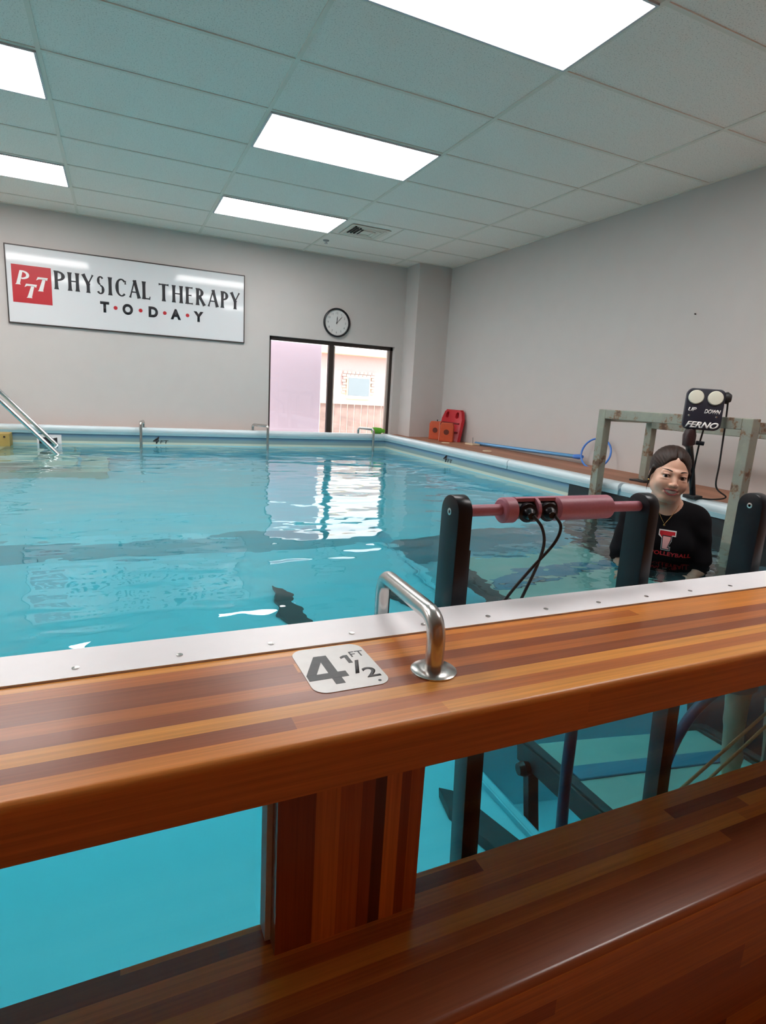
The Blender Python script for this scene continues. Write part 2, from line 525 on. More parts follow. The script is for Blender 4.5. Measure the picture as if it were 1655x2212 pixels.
for i in range(-4, 3): g.box(i * T - .012, i * T + .012, YF, YB, ZC - .006, ZC + .002)
for k in range(0, 14): g.box(XL, XR, -k * Hh - .012, -k * Hh + .012, ZC - .005, ZC + .002)
g.box(XL, XR, YB - .02, YB, ZC - .008, ZC).box(XR - .02, XR, YF, YB, ZC - .008, ZC)
g.box(1.5 * T - .008, 1.5 * T + .008, -2 * Hh, -Hh, ZC - .005, ZC)
tag(g.build('trim_1', M_grid), kind='structure')
# ceiling light panels: one built, the rest copied
def make_light():
    t = empty('ceiling_light', (0, 0, 0), label='x', cat='ceiling light', group='ceiling light panels')
    f = MB()
    w_, d_ = T / 2 - .012, Hh / 2 - .012
    f.box(-w_, w_, -d_, -d_ + .012, -.012, .0).box(-w_, w_, d_ - .012, d_, -.012, .0)
    f.box(-w_, -w_ + .012, -d_, d_, -.012, .0).box(w_ - .012, w_, -d_, d_, -.012, .0)
    f.build('frame', M_lframe, t)
    MB().box(-w_ + .012, w_ - .012, -d_ + .012, d_ - .012, -.009, -.002).build('diffuser', M_panel, t)
    return t
L0 = make_light()
spots = [(-4, 1, 'unseen extra ceiling panel added over the far left pool corner to brighten the ceiling'),  # the far-left pair is added out of view to brighten the ceiling
         (-4, 4, 'unseen extra ceiling panel added over the far left side of the pool to brighten the ceiling'),
         (0, 1, 'glowing ceiling panel in the centre column, nearest the back wall beside the air vent'),
         (0, 4, 'glowing ceiling panel in the centre column, second row from the back wall'),
         (0, 7, 'largest glowing ceiling panel, cut off by the top edge of the picture'),
         (-2, 1, 'glowing ceiling panel at the left edge, nearest the back wall above the sign'),
         (-2, 4, 'glowing ceiling panel at the left edge, farther from the back wall'),
         (-2, 7, 'glowing ceiling panel over the left of the pool, outside the picture'),
         (1, 9, 'glowing ceiling panel over the right end of the counter, outside the picture')]
for n_, (i, k, lb) in enumerate(spots):
    o = L0 if n_ == 0 else copy_tree(L0)
    o.location = ((i + .5) * T, -(k + .5) * Hh, ZC - .002); o['label'] = lb
# air vent (square louvred diffuser in a half tile)
t = empty('air_vent', (1.523, -0.88, ZC), label='square louvred ceiling air vent beside the far ceiling light', cat='vent')
f = MB(); f.prism([(1.31, -1.09), (1.735, -1.09), (1.735, -0.665), (1.31, -0.665)], 'Z', ZC - .012, ZC - .006)
f.build('frame', M_grid, t)
for q, dz in ((0, .016), (.045, .018), (.09, .020)):
    r_ = MB()
    a0, a1, b0, b1 = 1.345 + q, 1.700 - q, -1.055 + q, -.70 - q
    r_.box(a0, a1, b0, b0 + .02, ZC - dz, ZC - .012, .003).box(a0, a1, b1 - .02, b1, ZC - dz, ZC - .012, .003)
    r_.box(a0, a0 + .02, b0, b1, ZC - dz, ZC - .012, .003).box(a1 - .02, a1, b0, b1, ZC - dz, ZC - .012, .003)
    r_.build('louvre', M_grid, t)
M_slot = mat('vent_slot', (0.015, 0.015, 0.015), 0.8)
for k in range(4):
    x = 1.348 + k * .034
    MB().box(x, x + .018, -1.06 + k * .022, -.80 - k * .004, ZC - .0215, ZC - .012).build('slot', M_slot, t)
t = empty('fire_sprinkler', (1.296, -.283, ZC), label='small round fire sprinkler on the ceiling near the back wall', cat='sprinkler')
MB().lathe([(.035, 0), (.033, -.008), (.012, -.012)], (1.296, -.283, ZC - .001)).build('escutcheon', M_grey, t)
MB().lathe([(.012, -.01), (.012, -.03), (.02, -.032), (.02, -.036)], (1.296, -.283, ZC)).build('nozzle', M_alu, t)
tag(reorigin(MB().cyl((XR, -3.715, 2.273), (XR - .012, -3.715, 2.273), .005, 10).build('wall_hook', M_bronze)), 'tiny dark screw left in the bare right wall', 'screw')

# exterior window in the back wall
t = empty('window_1', (1.68, YB + .12, WZ0)); t['kind'] = 'structure'
f = MB(); fy0, fy1 = YB + .07, YB + .12
fr = .035
f.box(WX0, WX1, fy0, fy1, WZ1 - fr - .01, WZ1).box(WX0, WX0 + fr, fy0, fy1, WZ0, WZ1).box(WX1 - fr, WX1, fy0, fy1, WZ0, WZ1)
f.box(1.625, 1.69, fy0 - .005, fy1, WZ0, WZ1)
f.box(WX0, WX1, fy0, fy1, WZ0, WZ0 + .05)
f.build('frame', M_bronze, t)
f = MB(); f.box(1.69, 1.712, fy0 + .01, fy1, WZ0, WZ1 - .05).box(WX1 - fr - .03, WX1 - fr, fy0 + .01, fy1, WZ0, WZ1 - .04)
f.build('sash', mat('pale_sash', (0.45, 0.38, 0.34), 0.5), t)
MB().box(WX0 + fr, 1.625, fy0 + .02, fy0 + .024, WZ0 + .05, WZ1 - .045).build('pane', M_pane, t)
MB().box(1.69, WX1 - fr, fy0 + .03, fy0 + .034, WZ0 + .05, WZ1 - .045).build('pane', M_pane, t)

# outside: board, fence, house
tag(reorigin(MB().box(0.99, 1.745, 1.1, 1.2, 0.0, 2.17, .01).build('white_board', mat('white_lavender_sheet', (0.90, 0.80, 0.97), 0.7, var=0.05, scale=2))),
    'tall pale lavender board standing outside behind the left window pane', 'board')
tag(MB().box(-8, 14, YB + .5, 16, -0.3, 0.0).build('ground_outside', mat('dry_ground', (0.5, 0.42, 0.36), 0.9)), kind='structure')
fe = empty('wooden_fence', (3.2, 4.0, 0), label='weathered wooden fence with two pale rails outside the window', cat='fence')
M_picket = mat('weathered_board', (0.40, 0.30, 0.27), 0.8, var=0.45, scale=5)
M_rail = mat('pale_rail', (0.85, 0.70, 0.62), 0.7)
x = 0.4
for k in range(42):
    wd = 0.125 + 0.02 * random.random()
    MB().box(x, x + wd, 4.06, 4.08, 0, 1.30 + .02 * random.random(), .004, 1).build('picket', M_picket, fe); x += wd + .012
MB().box(0.3, 6.6, 4.0, 4.06, 1.30, 1.375, .006).build('rail', M_rail, fe)
MB().box(0.3, 6.6, 4.0, 4.06, 1.41, 1.47, .006).build('rail', M_rail, fe)
ho = empty('neighbour_house', (5.0, 8.0, 0), label='pale stucco house across the fence with one small window', cat='house')
M_stucco = mat('pink_stucco', (0.62, 0.50, 0.50), 0.9, var=0.06)
M_facia = mat('cream_fascia', (0.90, 0.72, 0.50), 0.7)
M_brick2 = mat('pale_brick', (0.56, 0.45, 0.42), 0.85, var=0.3, scale=30)
M_lowb = mat('cream_block', (0.95, 0.80, 0.66), 0.8)
MB().box(1, 12, 8.05, 8.3, 0, 2.62).build('wall', M_stucco, ho)
MB().box(0.8, 12, 7.75, 8.3, 2.50, 2.66, .01).build('fascia', M_facia, ho)
MB().box(1, 12, 8.02, 8.06, 0, 1.70).build('plinth', M_lowb, ho)
b_ = MB()
for z in range(8):
    for xx in range(8):
        X0 = 4.60 + xx * .118 + (z % 2) * .03
        if 4.72 < X0 + .05 < 5.40 and z < 6: continue
        b_.box(X0, X0 + .108, 7.99, 8.05, 1.50 + z * .075, 1.50 + z * .075 + .065)
b_.build('brick_surround', M_brick2, ho)
wf = MB().box(4.73, 5.42, 7.97, 8.06, 1.36, 1.96).build('window', M_facia, ho)
MB().box(4.77, 5.38, 7.955, 7.97, 1.40, 1.92).build('pane', mat('grey_blue_glass', (0.26, 0.34, 0.38), 0.15), wf)

# ------------------------------------------------------------------ swimming pool
PX0, PX1, PY0, PY1, WZ = -3.55, 2.37, -6.04, 0.15, 0.82
pool = empty('swimming_pool', (-0.6, -2.9, -0.4), label='large turquoise lined swimming pool filling the room', cat='pool')
ln = MB()
# side walls as solid slabs; the front one only rises to the glass sill
for xa, xb in ((PX0 - .06, PX0), (PX1, PX1 + .06)):
    ln.box(xa, xb, -5.72, PY1 + .06, -1.2, 0.975).box(xa, xb, PY0, -5.72, -1.2, 0.905)
ln.box(PX0 - .06, PX1 + .06, PY1, PY1 + .06, -1.2, 0.975)
ln.box(PX0 - .06, PX1 + .06, PY0 - .018, PY0, -1.2, 0.515)
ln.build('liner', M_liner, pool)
fl = MB()
F1, F2, F3 = -0.40, -0.62, -0.95
fl.prism([(PY1, -1.2), (PY1, F1), (-2.86, F1), (-2.99, F2), (PY0, F2), (PY0, -1.2)], 'X', PX0, 0.93)
fl.prism([(PY1, -1.2), (PY1, F1), (-3.20, F1), (-3.20, F3), (PY0, F3), (PY0, -1.2)], 'X', 0.97, PX1)
fl.box(0.93, 0.97, -3.2, PY0, -1.2, -0.58, .008)
fl.box(0.93, 0.97, PY1, -3.2, -1.2, F1)
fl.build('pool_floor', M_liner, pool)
def coping(axis, a0, a1, pos, sgn):
    """white roll sitting on the wall top with a tinted track under it; profile in (outward, z)"""
    prof = [(-.012, .955), (-.020, .975)] + [(-.020 + .030 - .030 * math.cos(math.radians(t_)), .985 + .030 * math.sin(math.radians(t_))) for t_ in range(0, 91, 15)] \
        + [(.085, 1.013), (.10, 1.004), (.10, .975), (.0, .97)]
    b1 = MB(); b1.prism([(pos + sgn * p[0], p[1]) for p in prof], axis, a0, a1)
    o1 = b1.build('coping', M_coping, pool, smooth=40)
    prof = [(-.004, .925), (-.016, .930), (-.014, .958), (0, .97), (0, .925)]
    b2 = MB(); b2.prism([(pos + sgn * p[0], p[1]) for p in prof], axis, a0, a1)
    b2.build('liner_track', M_track, pool, smooth=30)
coping('X', PX0, PX1, PY1, 1)
coping('Y', -2.60, PY1 + .1, PX1, 1)
coping('Y', -3.93, -2.61, PX1, 1)
coping('Y', -4.93, -3.96, PX1, 1)
coping('Y', -5.72, PY1, PX0, -1)
MB().tube([(2.395, -4.93, .985), (2.395, -4.945, .985)], .030, 20).build('coping_end', mat('dark_bore', (0.05, 0.09, 0.10), 0.5), pool)
dp = MB().box(PX1 - .012, PX1, -5.95, -3.43, -0.5, .925).build('black_side_panel', mat('black_panel', (0.018, 0.019, 0.022), 0.35, var=0.5, scale=9), pool)
text_obj('depth_marking', '4', M_blackm, (-.545, PY1 - .002, .838), (1, 0, 0), (0, 0, 1), .070, .078, .02, .25, pool)
text_obj('depth_marking', 'FT', M_blackm, (-.468, PY1 - .002, .838), (1, 0, 0), (0, 0, 1), .090, .038, .0, .1, pool)
text_obj('depth_marking', '4', M_blackm, (PX1 - .002, -1.42, .850), (0, -1, 0), (0, 0, 1), .085, .085, .02, .2, pool)
text_obj('depth_marking', 'FT', M_blackm, (PX1 - .002, -1.515, .850), (0, -1, 0), (0, 0, 1), .10, .040, .0, .1, pool)
# no-diving label behind the stair rails
t = empty('pool_warning_label', (-1.565, PY1 - .003, .80), label='white warning label with black picture on the pool wall behind the stair rails', cat='label')
MB().box(-1.69, -1.46, PY1 - .006, PY1 - .001, .80, .915, .002, 1).build('plate', M_white, t)
MB().prism([(-1.67, .815), (-1.50, .815), (-1.50, .885), (-1.54, .875), (-1.58, .89), (-1.67, .88)], 'Y', PY1 - .008, PY1 - .005).build('pictogram', M_blackm, t)

# water: one closed body
wb = MB().box(PX0 - .004, PX1 + .004, PY0 + .0, PY1 + .004, -1.1, WZ).build('pool_water', M_water)
tag(wb, 'clear turquoise water filling the swimming pool', 'water', kind='stuff')

# submerged entry steps at the left
st = empty('pool_steps', (-1.9, -.4, -.4), label='submerged pale entry steps below the stair rails at the far left', cat='steps')
M_step = mat('pale_step', (0.50, 0.62, 0.50), 0.5)
for k, (x1, z1) in enumerate(((-1.95, .66), (-1.62, .42), (-1.28, .16), (-1.0, -.12))):
    MB().box(-3.2, x1, -.95, .10, F1 + .002 if k == 3 else z1 - .05, z1, .012).build('step', M_step, st)
MB().box(-3.2, -3.1, -.95, .10, F1, .62).build('support', M_step, st)
MB().box(-2.05, -1.97, -.95, -.9, F1, .62).build('support', M_step, st)
bx = empty('tan_step_box', (-2.2, .02, .68), label='tan wooden box sitting at the far left pool edge', cat='box')
MB().box(-2.75, -1.905, -.06, .12, .68, .935, .006).build('body', M_tan, bx)
MB().cyl((-1.95, -.061, .90), (-1.95, -.066, .90), .01, 12).build('bolt', M_bronze, bx)
# stainless stair rails
def stair_rail(x, y, lab):
    t = empty('stair_handrail', (x, y, .82), label=lab, cat='handrail', group='stair handrails')
    d = Vector((-.424, 0, .475))
    p0 = Vector((x + .18, y, .82 - .20))
    MB().tube(bend([(x + .18, y, -.12), p0, Vector((x, y, .82)) + d * 1.5, Vector((x, y, .82)) + d * 1.5 + Vector((-.5, 0, .02)), Vector((x - 1.3, y, 1.0))], .12), .0195, 18).build('rail', M_chrome, t, smooth=60)
    MB().lathe([(.045, 0), (.043, .006), (.022, .010)], (x - 1.3, y, 1.0)).build('flange', M_steel, t, smooth=40)
stair_rail(-1.427, -.813, 'stainless stair handrail at the left, the nearer of the two')
stair_rail(-1.50, .02, 'stainless stair handrail at the left, the one nearer the back wall')

# wooden ledge behind the pool (back and right)
lg = MB()
lg.box(PX1 + .085, XR, -5.72, 0.02, .955, 1.0).box(PX1 + .085, 2.655, 0.02, YB, .955, 1.0)
tag(reorigin(lg.build('side_deck', M_ledge)), 'brown timber deck ledge between the pool and the right wall', 'deck')
tag(reorigin(MB().box(XL, PX1 + .084, PY1 + .09, YB, .955, 1.0).build('back_deck', M_ledge)), 'narrow brown timber ledge below the sign and window', 'deck')
tag(reorigin(MB().box(XL, PX0 - .105, -5.72, PY1 + .088, .955, 1.0).build('left_deck', M_ledge)), 'brown timber deck on the left side of the pool', 'deck')
for (x, y, lb) in ((2.723, -.84, 'round cream cap on the side deck in front of the orange foam blocks'), (2.712, -1.748, 'round cream cap on the side deck beside the blue pole')):
    tag(reorigin(MB().lathe([(.05, 0), (.05, .006), (.04, .01)], (x, y, 1.0)).build('cream_disc', M_disc, smooth=40)), lb, 'cap', 'cream deck caps')
t = empty('deck_stake', (2.995, -1.017, 1.0), label='small cream base with thin grey upright peg near the end of the blue pole', cat='peg')
MB().box(2.94, 3.05, -1.10, -.93, 1.0, 1.02, .005).build('base', M_disc, t)
MB().cyl((2.99, -1.03, 1.02), (2.985, -1.03, 1.09), .006, 10).build('peg', M_grey, t)

# ------------------------------------------------------------------ front counter, post, windows, bench
CT = 1.0
cprof = [(-5.86, .91), (-5.86, CT)] + [(-6.19 + .014 - .014 * math.sin(math.radians(a)), CT - .014 + .014 * math.cos(math.radians(a))) for a in range(0, 91, 15)] + [(-6.19, .91)]
ct = MB(); ct.prism(cprof, 'X', XL, XR)
counter = empty('wooden_counter', (-.3, -6.02, .91), label='glossy laminated wooden counter running along the near edge of the pool', cat='counter')
o = ct.build('counter_top', M_counter, counter, smooth=30)
es = MB(); es.prism([(-5.858, .905), (-5.858, CT + .004), (-5.732, CT + .004), (-5.726, CT - .002), (-5.726, .905)], 'X', XL, XR)
strip = es.build('edge_strip', M_white, counter)
strip['label'] = 'white vinyl edge strip along the water side'
for k in range(-10, 19):
    x = -.984 + k * .1855
    if x < -1.3 or x > .9: continue
    MB().lathe([(.0065, 0), (.0065, .0015), (.002, .001)], (x, -5.822, CT + .004), n=14).build('screw', M_steel, strip)
# post panel between the two viewing windows
post = empty('window_post', (-.53, -6.10, .55), label='wooden post of vertical strips standing between the two pool viewing windows', cat='post')
MB().box(-.672, -.392, -6.131, -6.098, .55, .91).build('panel', M_post, post)
MB().box(-.682, -.384, -6.098, -6.060, .551, .91).build('jamb', mat('white_jamb', (0.62, 0.66, 0.68), 0.5), post)
for n_, (x0, x1) in enumerate(((PX0, -.667), (-.397, PX1))):
    t = empty('window_%d' % (n_ + 2), ((x0 + x1) / 2, -6.05, .51)); t['kind'] = 'structure'
    MB().box(x0, x1, -6.058, -6.046, .515, .905).build('pane', M_pane, t)
tag(MB().box(XL, PX0 - .06, -6.10, -6.03, 0, .91).build('wall_front_pool_left', M_wall), kind='structure')
tag(MB().box(PX1 + .06, XR, -6.10, -6.03, 0, .91).build('wall_front_pool_right', M_wall), kind='structure')
# bench
bprof = [(-6.06, .49), (-6.06, .55)] + [(-6.345 + .016 - .016 * math.sin(math.radians(a)), .55 - .016 + .016 * math.cos(math.radians(a))) for a in range(0, 91, 15)] \
    + [(-6.345, .49)]
tag(reorigin(MB().prism(bprof, 'X', XL, XR).build('wooden_bench', M_bench, smooth=30)), 'dark glossy wooden bench ledge below the pool viewing windows', 'bench')
tag(reorigin(MB().box(XL, XR, -6.325, -6.17, 0.0, .49).build('bench_front', M_clad)), 'brown board cladding under the front edge of the bench', 'panel')

# ------------------------------------------------------------------ grab bar on the counter and depth tile
t = empty('counter_grab_bar', (-.33, -6.032, CT), label='thick brushed steel grab bar arching from the wooden counter over into the pool', cat='grab bar')
MB().lathe([(.047, 0), (.047, .003), (.042, .006), (.021, .007)], (-.331, -6.032, CT)).build('flange', M_steel, t, smooth=35)
MB().tube(bend([(-.331, -6.032, CT + .003), (-.331, -6.032, 1.112), (-.292, -5.690, 1.092), (-.297, -5.690, .60)], .055, 10), .0190, 24).build('rail', M_steel, t, smooth=60)
dt = empty('depth_tile', (-.507, -5.957, CT), label='white rounded depth tile reading 4 1/2 FT stuck on the wooden counter', cat='depth marker')
MB().prism(rrect(-.585, -.431, -6.052, -5.866, .028), 'Z', CT, CT + .0012).build('tile', mat('tile_vinyl', (0.72, 0.71, 0.69), 0.3, var=0.08, scale=40), dt)
U = (1, 0, 0); V = (0, 1, 0)
def tile_glyph(polys, x0, y0, w_, h_):
    b = MB()
    for q_, P_ in enumerate(polys): b.prism([(x0 + p[0] * w_, y0 + p[1] * h_) for p in P_], 'Z', CT + .0011 - q_ * .0001, CT + .0015 + q_ * .00012)
    b.build('numeral', M_print, dt)
tile_glyph([[(.56, 0), (.80, 0), (.80, 1), (.56, 1)], [(0, .20), (1, .20), (1, .38), (0, .38)], [(0, .38), (.26, .38), (.62, .86), (.62, 1), (.46, 1)]], -.582, -6.026, .080, .120)
tile_glyph([[(.50, 0), (.92, 0), (.92, 1), (.50, 1)], [(.05, .62), (.50, .76), (.50, 1), (.05, .84)]], -.494, -5.952, .021, .036)
text_obj('fraction_bar', '/', M_print, (-.487, -5.998, CT + .0012), U, V, .027, .054, .008, 0, dt, .0004)
text_obj('numeral', '2', M_print, (-.470, -6.020, CT + .0012), U, V, .029, .040, .02, 0, dt, .0004)
text_obj('unit_lettering', 'FT', M_print, (-.468, -5.928, CT + .0012), U, V, .031, .024, .0, 0, dt, .0004)
MB().lathe([(.0035, 0), (.003, .0008)], (-.452, -6.037, CT + .0012), n=12).build('fixing_dot', M_print, dt)

# ------------------------------------------------------------------ far grab bars
def far_bar(x, y, xi, yi, lb):
    t = empty('pool_grab_bar', (x, y, 1.0), label=lb, cat='grab bar', group='steel grab bars on the far coping')
    MB().lathe([(.035, 0), (.035, .004), (.018, .006)], (x, y, 1.013), n=20).build('flange', M_steel, t)
    MB().tube(bend([(x, y, 1.013), (x, y, 1.085), (xi, yi, 1.085), (xi, yi, .60)], .035, 6), .0165, 14).build('rail', M_steel, t, smooth=60)
far_bar(-.64, .20, -.675, -.02, 'steel grab bar hooked over the far pool edge under the sign')
far_bar(.60, .20, .735, -.02, 'steel grab bar hooked over the far pool edge at the left window jamb')
far_bar(1.99, .20, 2.12, -.02, 'steel grab bar hooked over the far pool edge beside the lime foam roll')
t = empty('foam_roll', (2.28, .22, 1.013), label='lime green foam roll lying on the far coping beside a grab bar', cat='foam roll')
MB().tube([(2.20, .20, 1.058), (2.235, .205, 1.056), (2.33, .235, 1.052)], [.040, .044, .040], 20).build('roll', M_green, t, smooth=60)
MB().tube([(2.325, .232, 1.052), (2.35, .24, 1.051), (2.375, .25, 1.051), (2.39, .252, 1.05)], [.030, .022, .030, .026], 14).build('tip', M_green, t, smooth=60)

# ------------------------------------------------------------------ wall clock
t = empty('wall_clock', (1.688, YB, 2.40), label='round black-rimmed wall clock above the window', cat='clock')
MB().lathe([(.178, 0), (.180, .02), (.176, .036), (.166, .040), (.158, .030), (.156, .012), (.156, .0)], (1.688, YB, 2.40), (0, -1, 0), 64).build('rim', M_black, t, smooth=50)
MB().lathe([(.158, .004), (.158, .012)], (1.688, YB, 2.40), (0, -1, 0), 64).build('face', M_clockw, t)
yf = YB - .0125
nm = MB()
for k in range(60):
    a = math.radians(k * 6)
    r0 = .146 if k % 5 else .142
    ux, uz = math.sin(a), math.cos(a)
    wd = .0012
    nm.prism([(1.688 + ux * r0 - uz * wd, 2.40 + uz * r0 + ux * wd), (1.688 + ux * r0 + uz * wd, 2.40 + uz * r0 - ux * wd),
              (1.688 + ux * .151 + uz * wd, 2.40 + uz * .151 - ux * wd), (1.688 + ux * .151 - uz * wd, 2.40 + uz * .151 + ux * wd)], 'Y', yf, yf - .0006)
nm.build('minute_track', M_grey, t)
for k in range(1, 13):
    a = math.radians(k * 30)
    text_obj('numeral', str(k), M_grey, (1.688 + .118 * math.sin(a), yf, 2.40 + .118 * math.cos(a)), (1, 0, 0), (0, 0, 1), None, .026, .01, 0, t, .0006, center=True)
def hand(name, ang, ln_, wd, y, col):
    a = math.radians(ang); ux, uz = math.sin(a), math.cos(a)
    P = [(-.018, -wd * .6), (ln_ * .7, -wd), (ln_, 0), (ln_ * .7, wd), (-.018, wd * .6)]
    MB().prism([(1.688 + ux * p + uz * q, 2.40 + uz * p - ux * q) for p, q in P], 'Y', y, y - .0015).build(name, col, t)
hand('hour_hand', 2, .080, .0045, yf - .003, M_blackm)
hand('minute_hand', 42, .110, .003, yf - .005, M_blackm)
MB().lathe([(.007, 0), (.007, .009)], (1.688, yf, 2.40), (0, -1, 0), 16).build('hub', M_blackm, t)

# ------------------------------------------------------------------ wall sign
SX0, SX1, SZ0, SZ1 = -1.89, .507, 2.055, 2.807
sg = empty('wall_sign', (-.69, YB, SZ0), label='long glossy white sign reading PHYSICAL THERAPY TODAY on the back wall', cat='sign')
MB().box(SX0, SX1, YB - .022, YB, SZ0, SZ1, .002, 1).build('board', M_signw, sg)
f = MB(); e_ = .010
f.box(SX0 - e_, SX1 + e_, YB - .026, YB, SZ0 - e_, SZ0).box(SX0 - e_, SX1 + e_, YB - .026, YB, SZ1, SZ1 + e_)
f.box(SX0 - e_, SX0, YB - .026, YB, SZ0, SZ1).box(SX1, SX1 + e_, YB - .026, YB, SZ0, SZ1)
f.build('frame', M_bronze, sg)
ys = YB - .022
MB().box(-1.847, -1.492, ys - .0015, ys, 2.256, 2.626).build('logo_square', M_red, sg)
TH, TN = .034, .0145
def strokes(b, box, data, y0, y1):
    """flared-serif capitals drawn as broad-pen strokes"""
    x0, x1, z0, z1 = box
    W, H_ = x1 - x0, z1 - z0
    for s_ in data:
        y1 -= .00012; y0 += .00005
        if s_[0] == 'L':
            _, ax, az, bx_, bz, wd, fl_ = s_
            A = Vector((x0 + ax * W, z0 + az * H_)); B = Vector((x0 + bx_ * W, z0 + bz * H_))
            n = 12; L_, R_ = [], []
            d = (B - A).normalized(); p = Vector((-d.y, d.x))
            for i in range(n + 1):
                u = i / n
                ww = wd / 2 * (1 + fl_ * (abs(2 * u - 1) ** 7) - .10 * (1 - (2 * u - 1) ** 2))
                q = A + (B - A) * u
                L_.append(q + p * ww); R_.append(q - p * ww)
            b.prism([tuple(v) for v in L_ + R_[::-1]], 'Y', y0, y1)
        else:
            _, cx, cz, rx, rz, a0, a1, thick, thin = s_
            n = 26; O_, I_ = [], []
            for i in range(n + 1):
                a = math.radians(a0 + (a1 - a0) * i / n)
                ww = thin + (thick - thin) * abs(math.cos(a)) ** 1.3
                ox, oz = x0 + cx * W, z0 + cz * H_
                O_.append((ox + rx * W * math.cos(a), oz + rz * H_ * math.sin(a)))
                I_.append((ox + (rx * W - ww) * math.cos(a), oz + (rz * H_ - min(ww, thin * 1.3)) * math.sin(a)))
            for i in range(n):
                b.prism([O_[i], O_[i + 1], I_[i + 1], I_[i]], 'Y', y0, y1)
GL = {
 'P': [('L', .22, 0, .22, 1, TH, .35), ('A', .30, .73, .70, .27, 92, -92, TH, TN)],
 'H': [('L', .14, 0, .14, 1, TH, .35), ('L', .86, 0, .86, 1, TH, .35), ('L', .14, .53, .86, .53, TN, 0)],
 'Y': [('L', .10, 1, .52, .46, TH, .2), ('L', .93, 1, .50, .46, TN, .5), ('L', .51, 0, .51, .50, TH, .35)],
 'S': [('A', .52, .75, .44, .25, 35, 268, .026, TN), ('A', .48, .26, .50, .26, 95, -150, .028, TN)],
 'I': [('L', .5, 0, .5, 1, TH, .35)],
 'C': [('A', .56, .5, .56, .5, 48, 312, TH, TN), ('L', .93, .70, .93, .90, TN, .5)],
 'A': [('L', .50, 1, .90, 0, TH, .15), ('L', .52, 1, .10, 0, TN, .7), ('L', .25, .33, .78, .33, TN, 0)],
 'L': [('L', .22, 0, .22, 1, TH, .35), ('L', .22, .04, .97, .04, TN, .7), ('L', .93, .02, .97, .17, TN * .8, .2)],
 'T': [('L', .5, 0, .5, 1, TH, .35), ('L', .0, .955, 1.0, .955, TN, .9)],
 'E': [('L', .22, 0, .22, 1, TH, .35), ('L', .22, .04, .98, .04, TN, .7), ('L', .22, .96, .94, .96, TN, .7), ('L', .22, .52, .80, .52, TN, .5)],
 'R': [('L', .20, 0, .20, 1, TH, .35), ('A', .25, .74, .60, .26, 92, -92, TH, TN), ('L', .42, .50, .95, 0, TH, .2)],
}
for ch, a, b2 in (('P', -1.470, -1.365), ('H', -1.335, -1.236), ('Y', -1.205, -1.093), ('S', -1.068, -.989), ('I', -.955, -.913), ('C', -.883, -.775),
                  ('A', -.748, -.633), ('L', -.612, -.530), ('T', -.440, -.335), ('H', -.296, -.186), ('E', -.153, -.072), ('R', -.042, .060),
                  ('A', .088, .212), ('P', .238, .325), ('Y', .348, .458)):
    b = MB(); strokes(b, (a, b2, 2.424, 2.610), GL[ch], ys, ys - .0015)
    b.build('letter', M_blackm, sg)
def bold(ch, x0, x1, z0, z1, col, sh=0.0, off=.045, y=ys):
    text_obj('letter', ch, col, (x0, y, z0), (1, 0, 0), (0, 0, 1), x1 - x0, z1 - z0, off, sh, sg, .0015)
for ch, a, b2 in (('T', -1.039, -.950), ('O', -.818, -.712), ('D', -.550, -.452), ('A', -.318, -.206), ('Y', -.067, .043)):
    bold(ch, a, b2, 2.238, 2.353, M_blackm, 0, .055)
for x in (-.887, -.633, -.380, -.134):
    MB().lathe([(.020, 0), (.020, .0015)], (x, ys, 2.298), (0, -1, 0), 24).build('dot', M_red, sg)
for ch, a, b2, c_, d_ in (('P', -1.812, -1.690, 2.432, 2.572), ('T', -1.748, -1.630, 2.308, 2.446), ('T', -1.640, -1.528, 2.385, 2.524)):
    strokes_b = MB()
    sk = .18 * (d_ - c_)
    WT = .028
    if ch == 'T':
        strokes_b.prism([(a + sk, d_), (b2 + sk * .2, d_), (b2 - .004, d_ - .03), (b2 - .02, d_ - .02), (a + sk * .9 + .012, d_ - .02), (a + .01, d_ - .034)], 'Y', ys - .0015, ys - .003)
        xm = (a + b2) / 2
        strokes_b.prism([(xm + .012, d_ - .015), (xm + .012 + WT, d_ - .015), (xm + .004 + WT - sk * .8, c_ + .01), (xm + .012 + WT - sk, c_), (xm - .022 - sk * .6, c_), (xm - .012 - sk * .6, c_ + .01)], 'Y', ys - .0015, ys - .003)
    else:
        xm = a + .03
        strokes_b.prism([(xm + .008, d_), (xm + .008 + WT, d_), (xm + WT - sk * .9, c_ + .01), (xm + .010 + WT - sk, c_), (xm - .022 - sk * .6, c_), (xm - .012 - sk * .6, c_ + .01)], 'Y', ys - .0015, ys - .003)
        strokes(strokes_b, (xm + .01, b2, c_ + .055, d_), [('A', .22, .5, .78, .5, 95, -98, .028, .014)], ys - .0015, ys - .003)
    strokes_b.build('logo_letter', M_lens, sg)

# ------------------------------------------------------------------ rescue board and foam blocks in the corner
t = empty('rescue_board', (3.02, -.40, 1.0), label='red rescue board with two round hand holes leaning in the far right corner', cat='rescue board')
bm = bmesh.new()
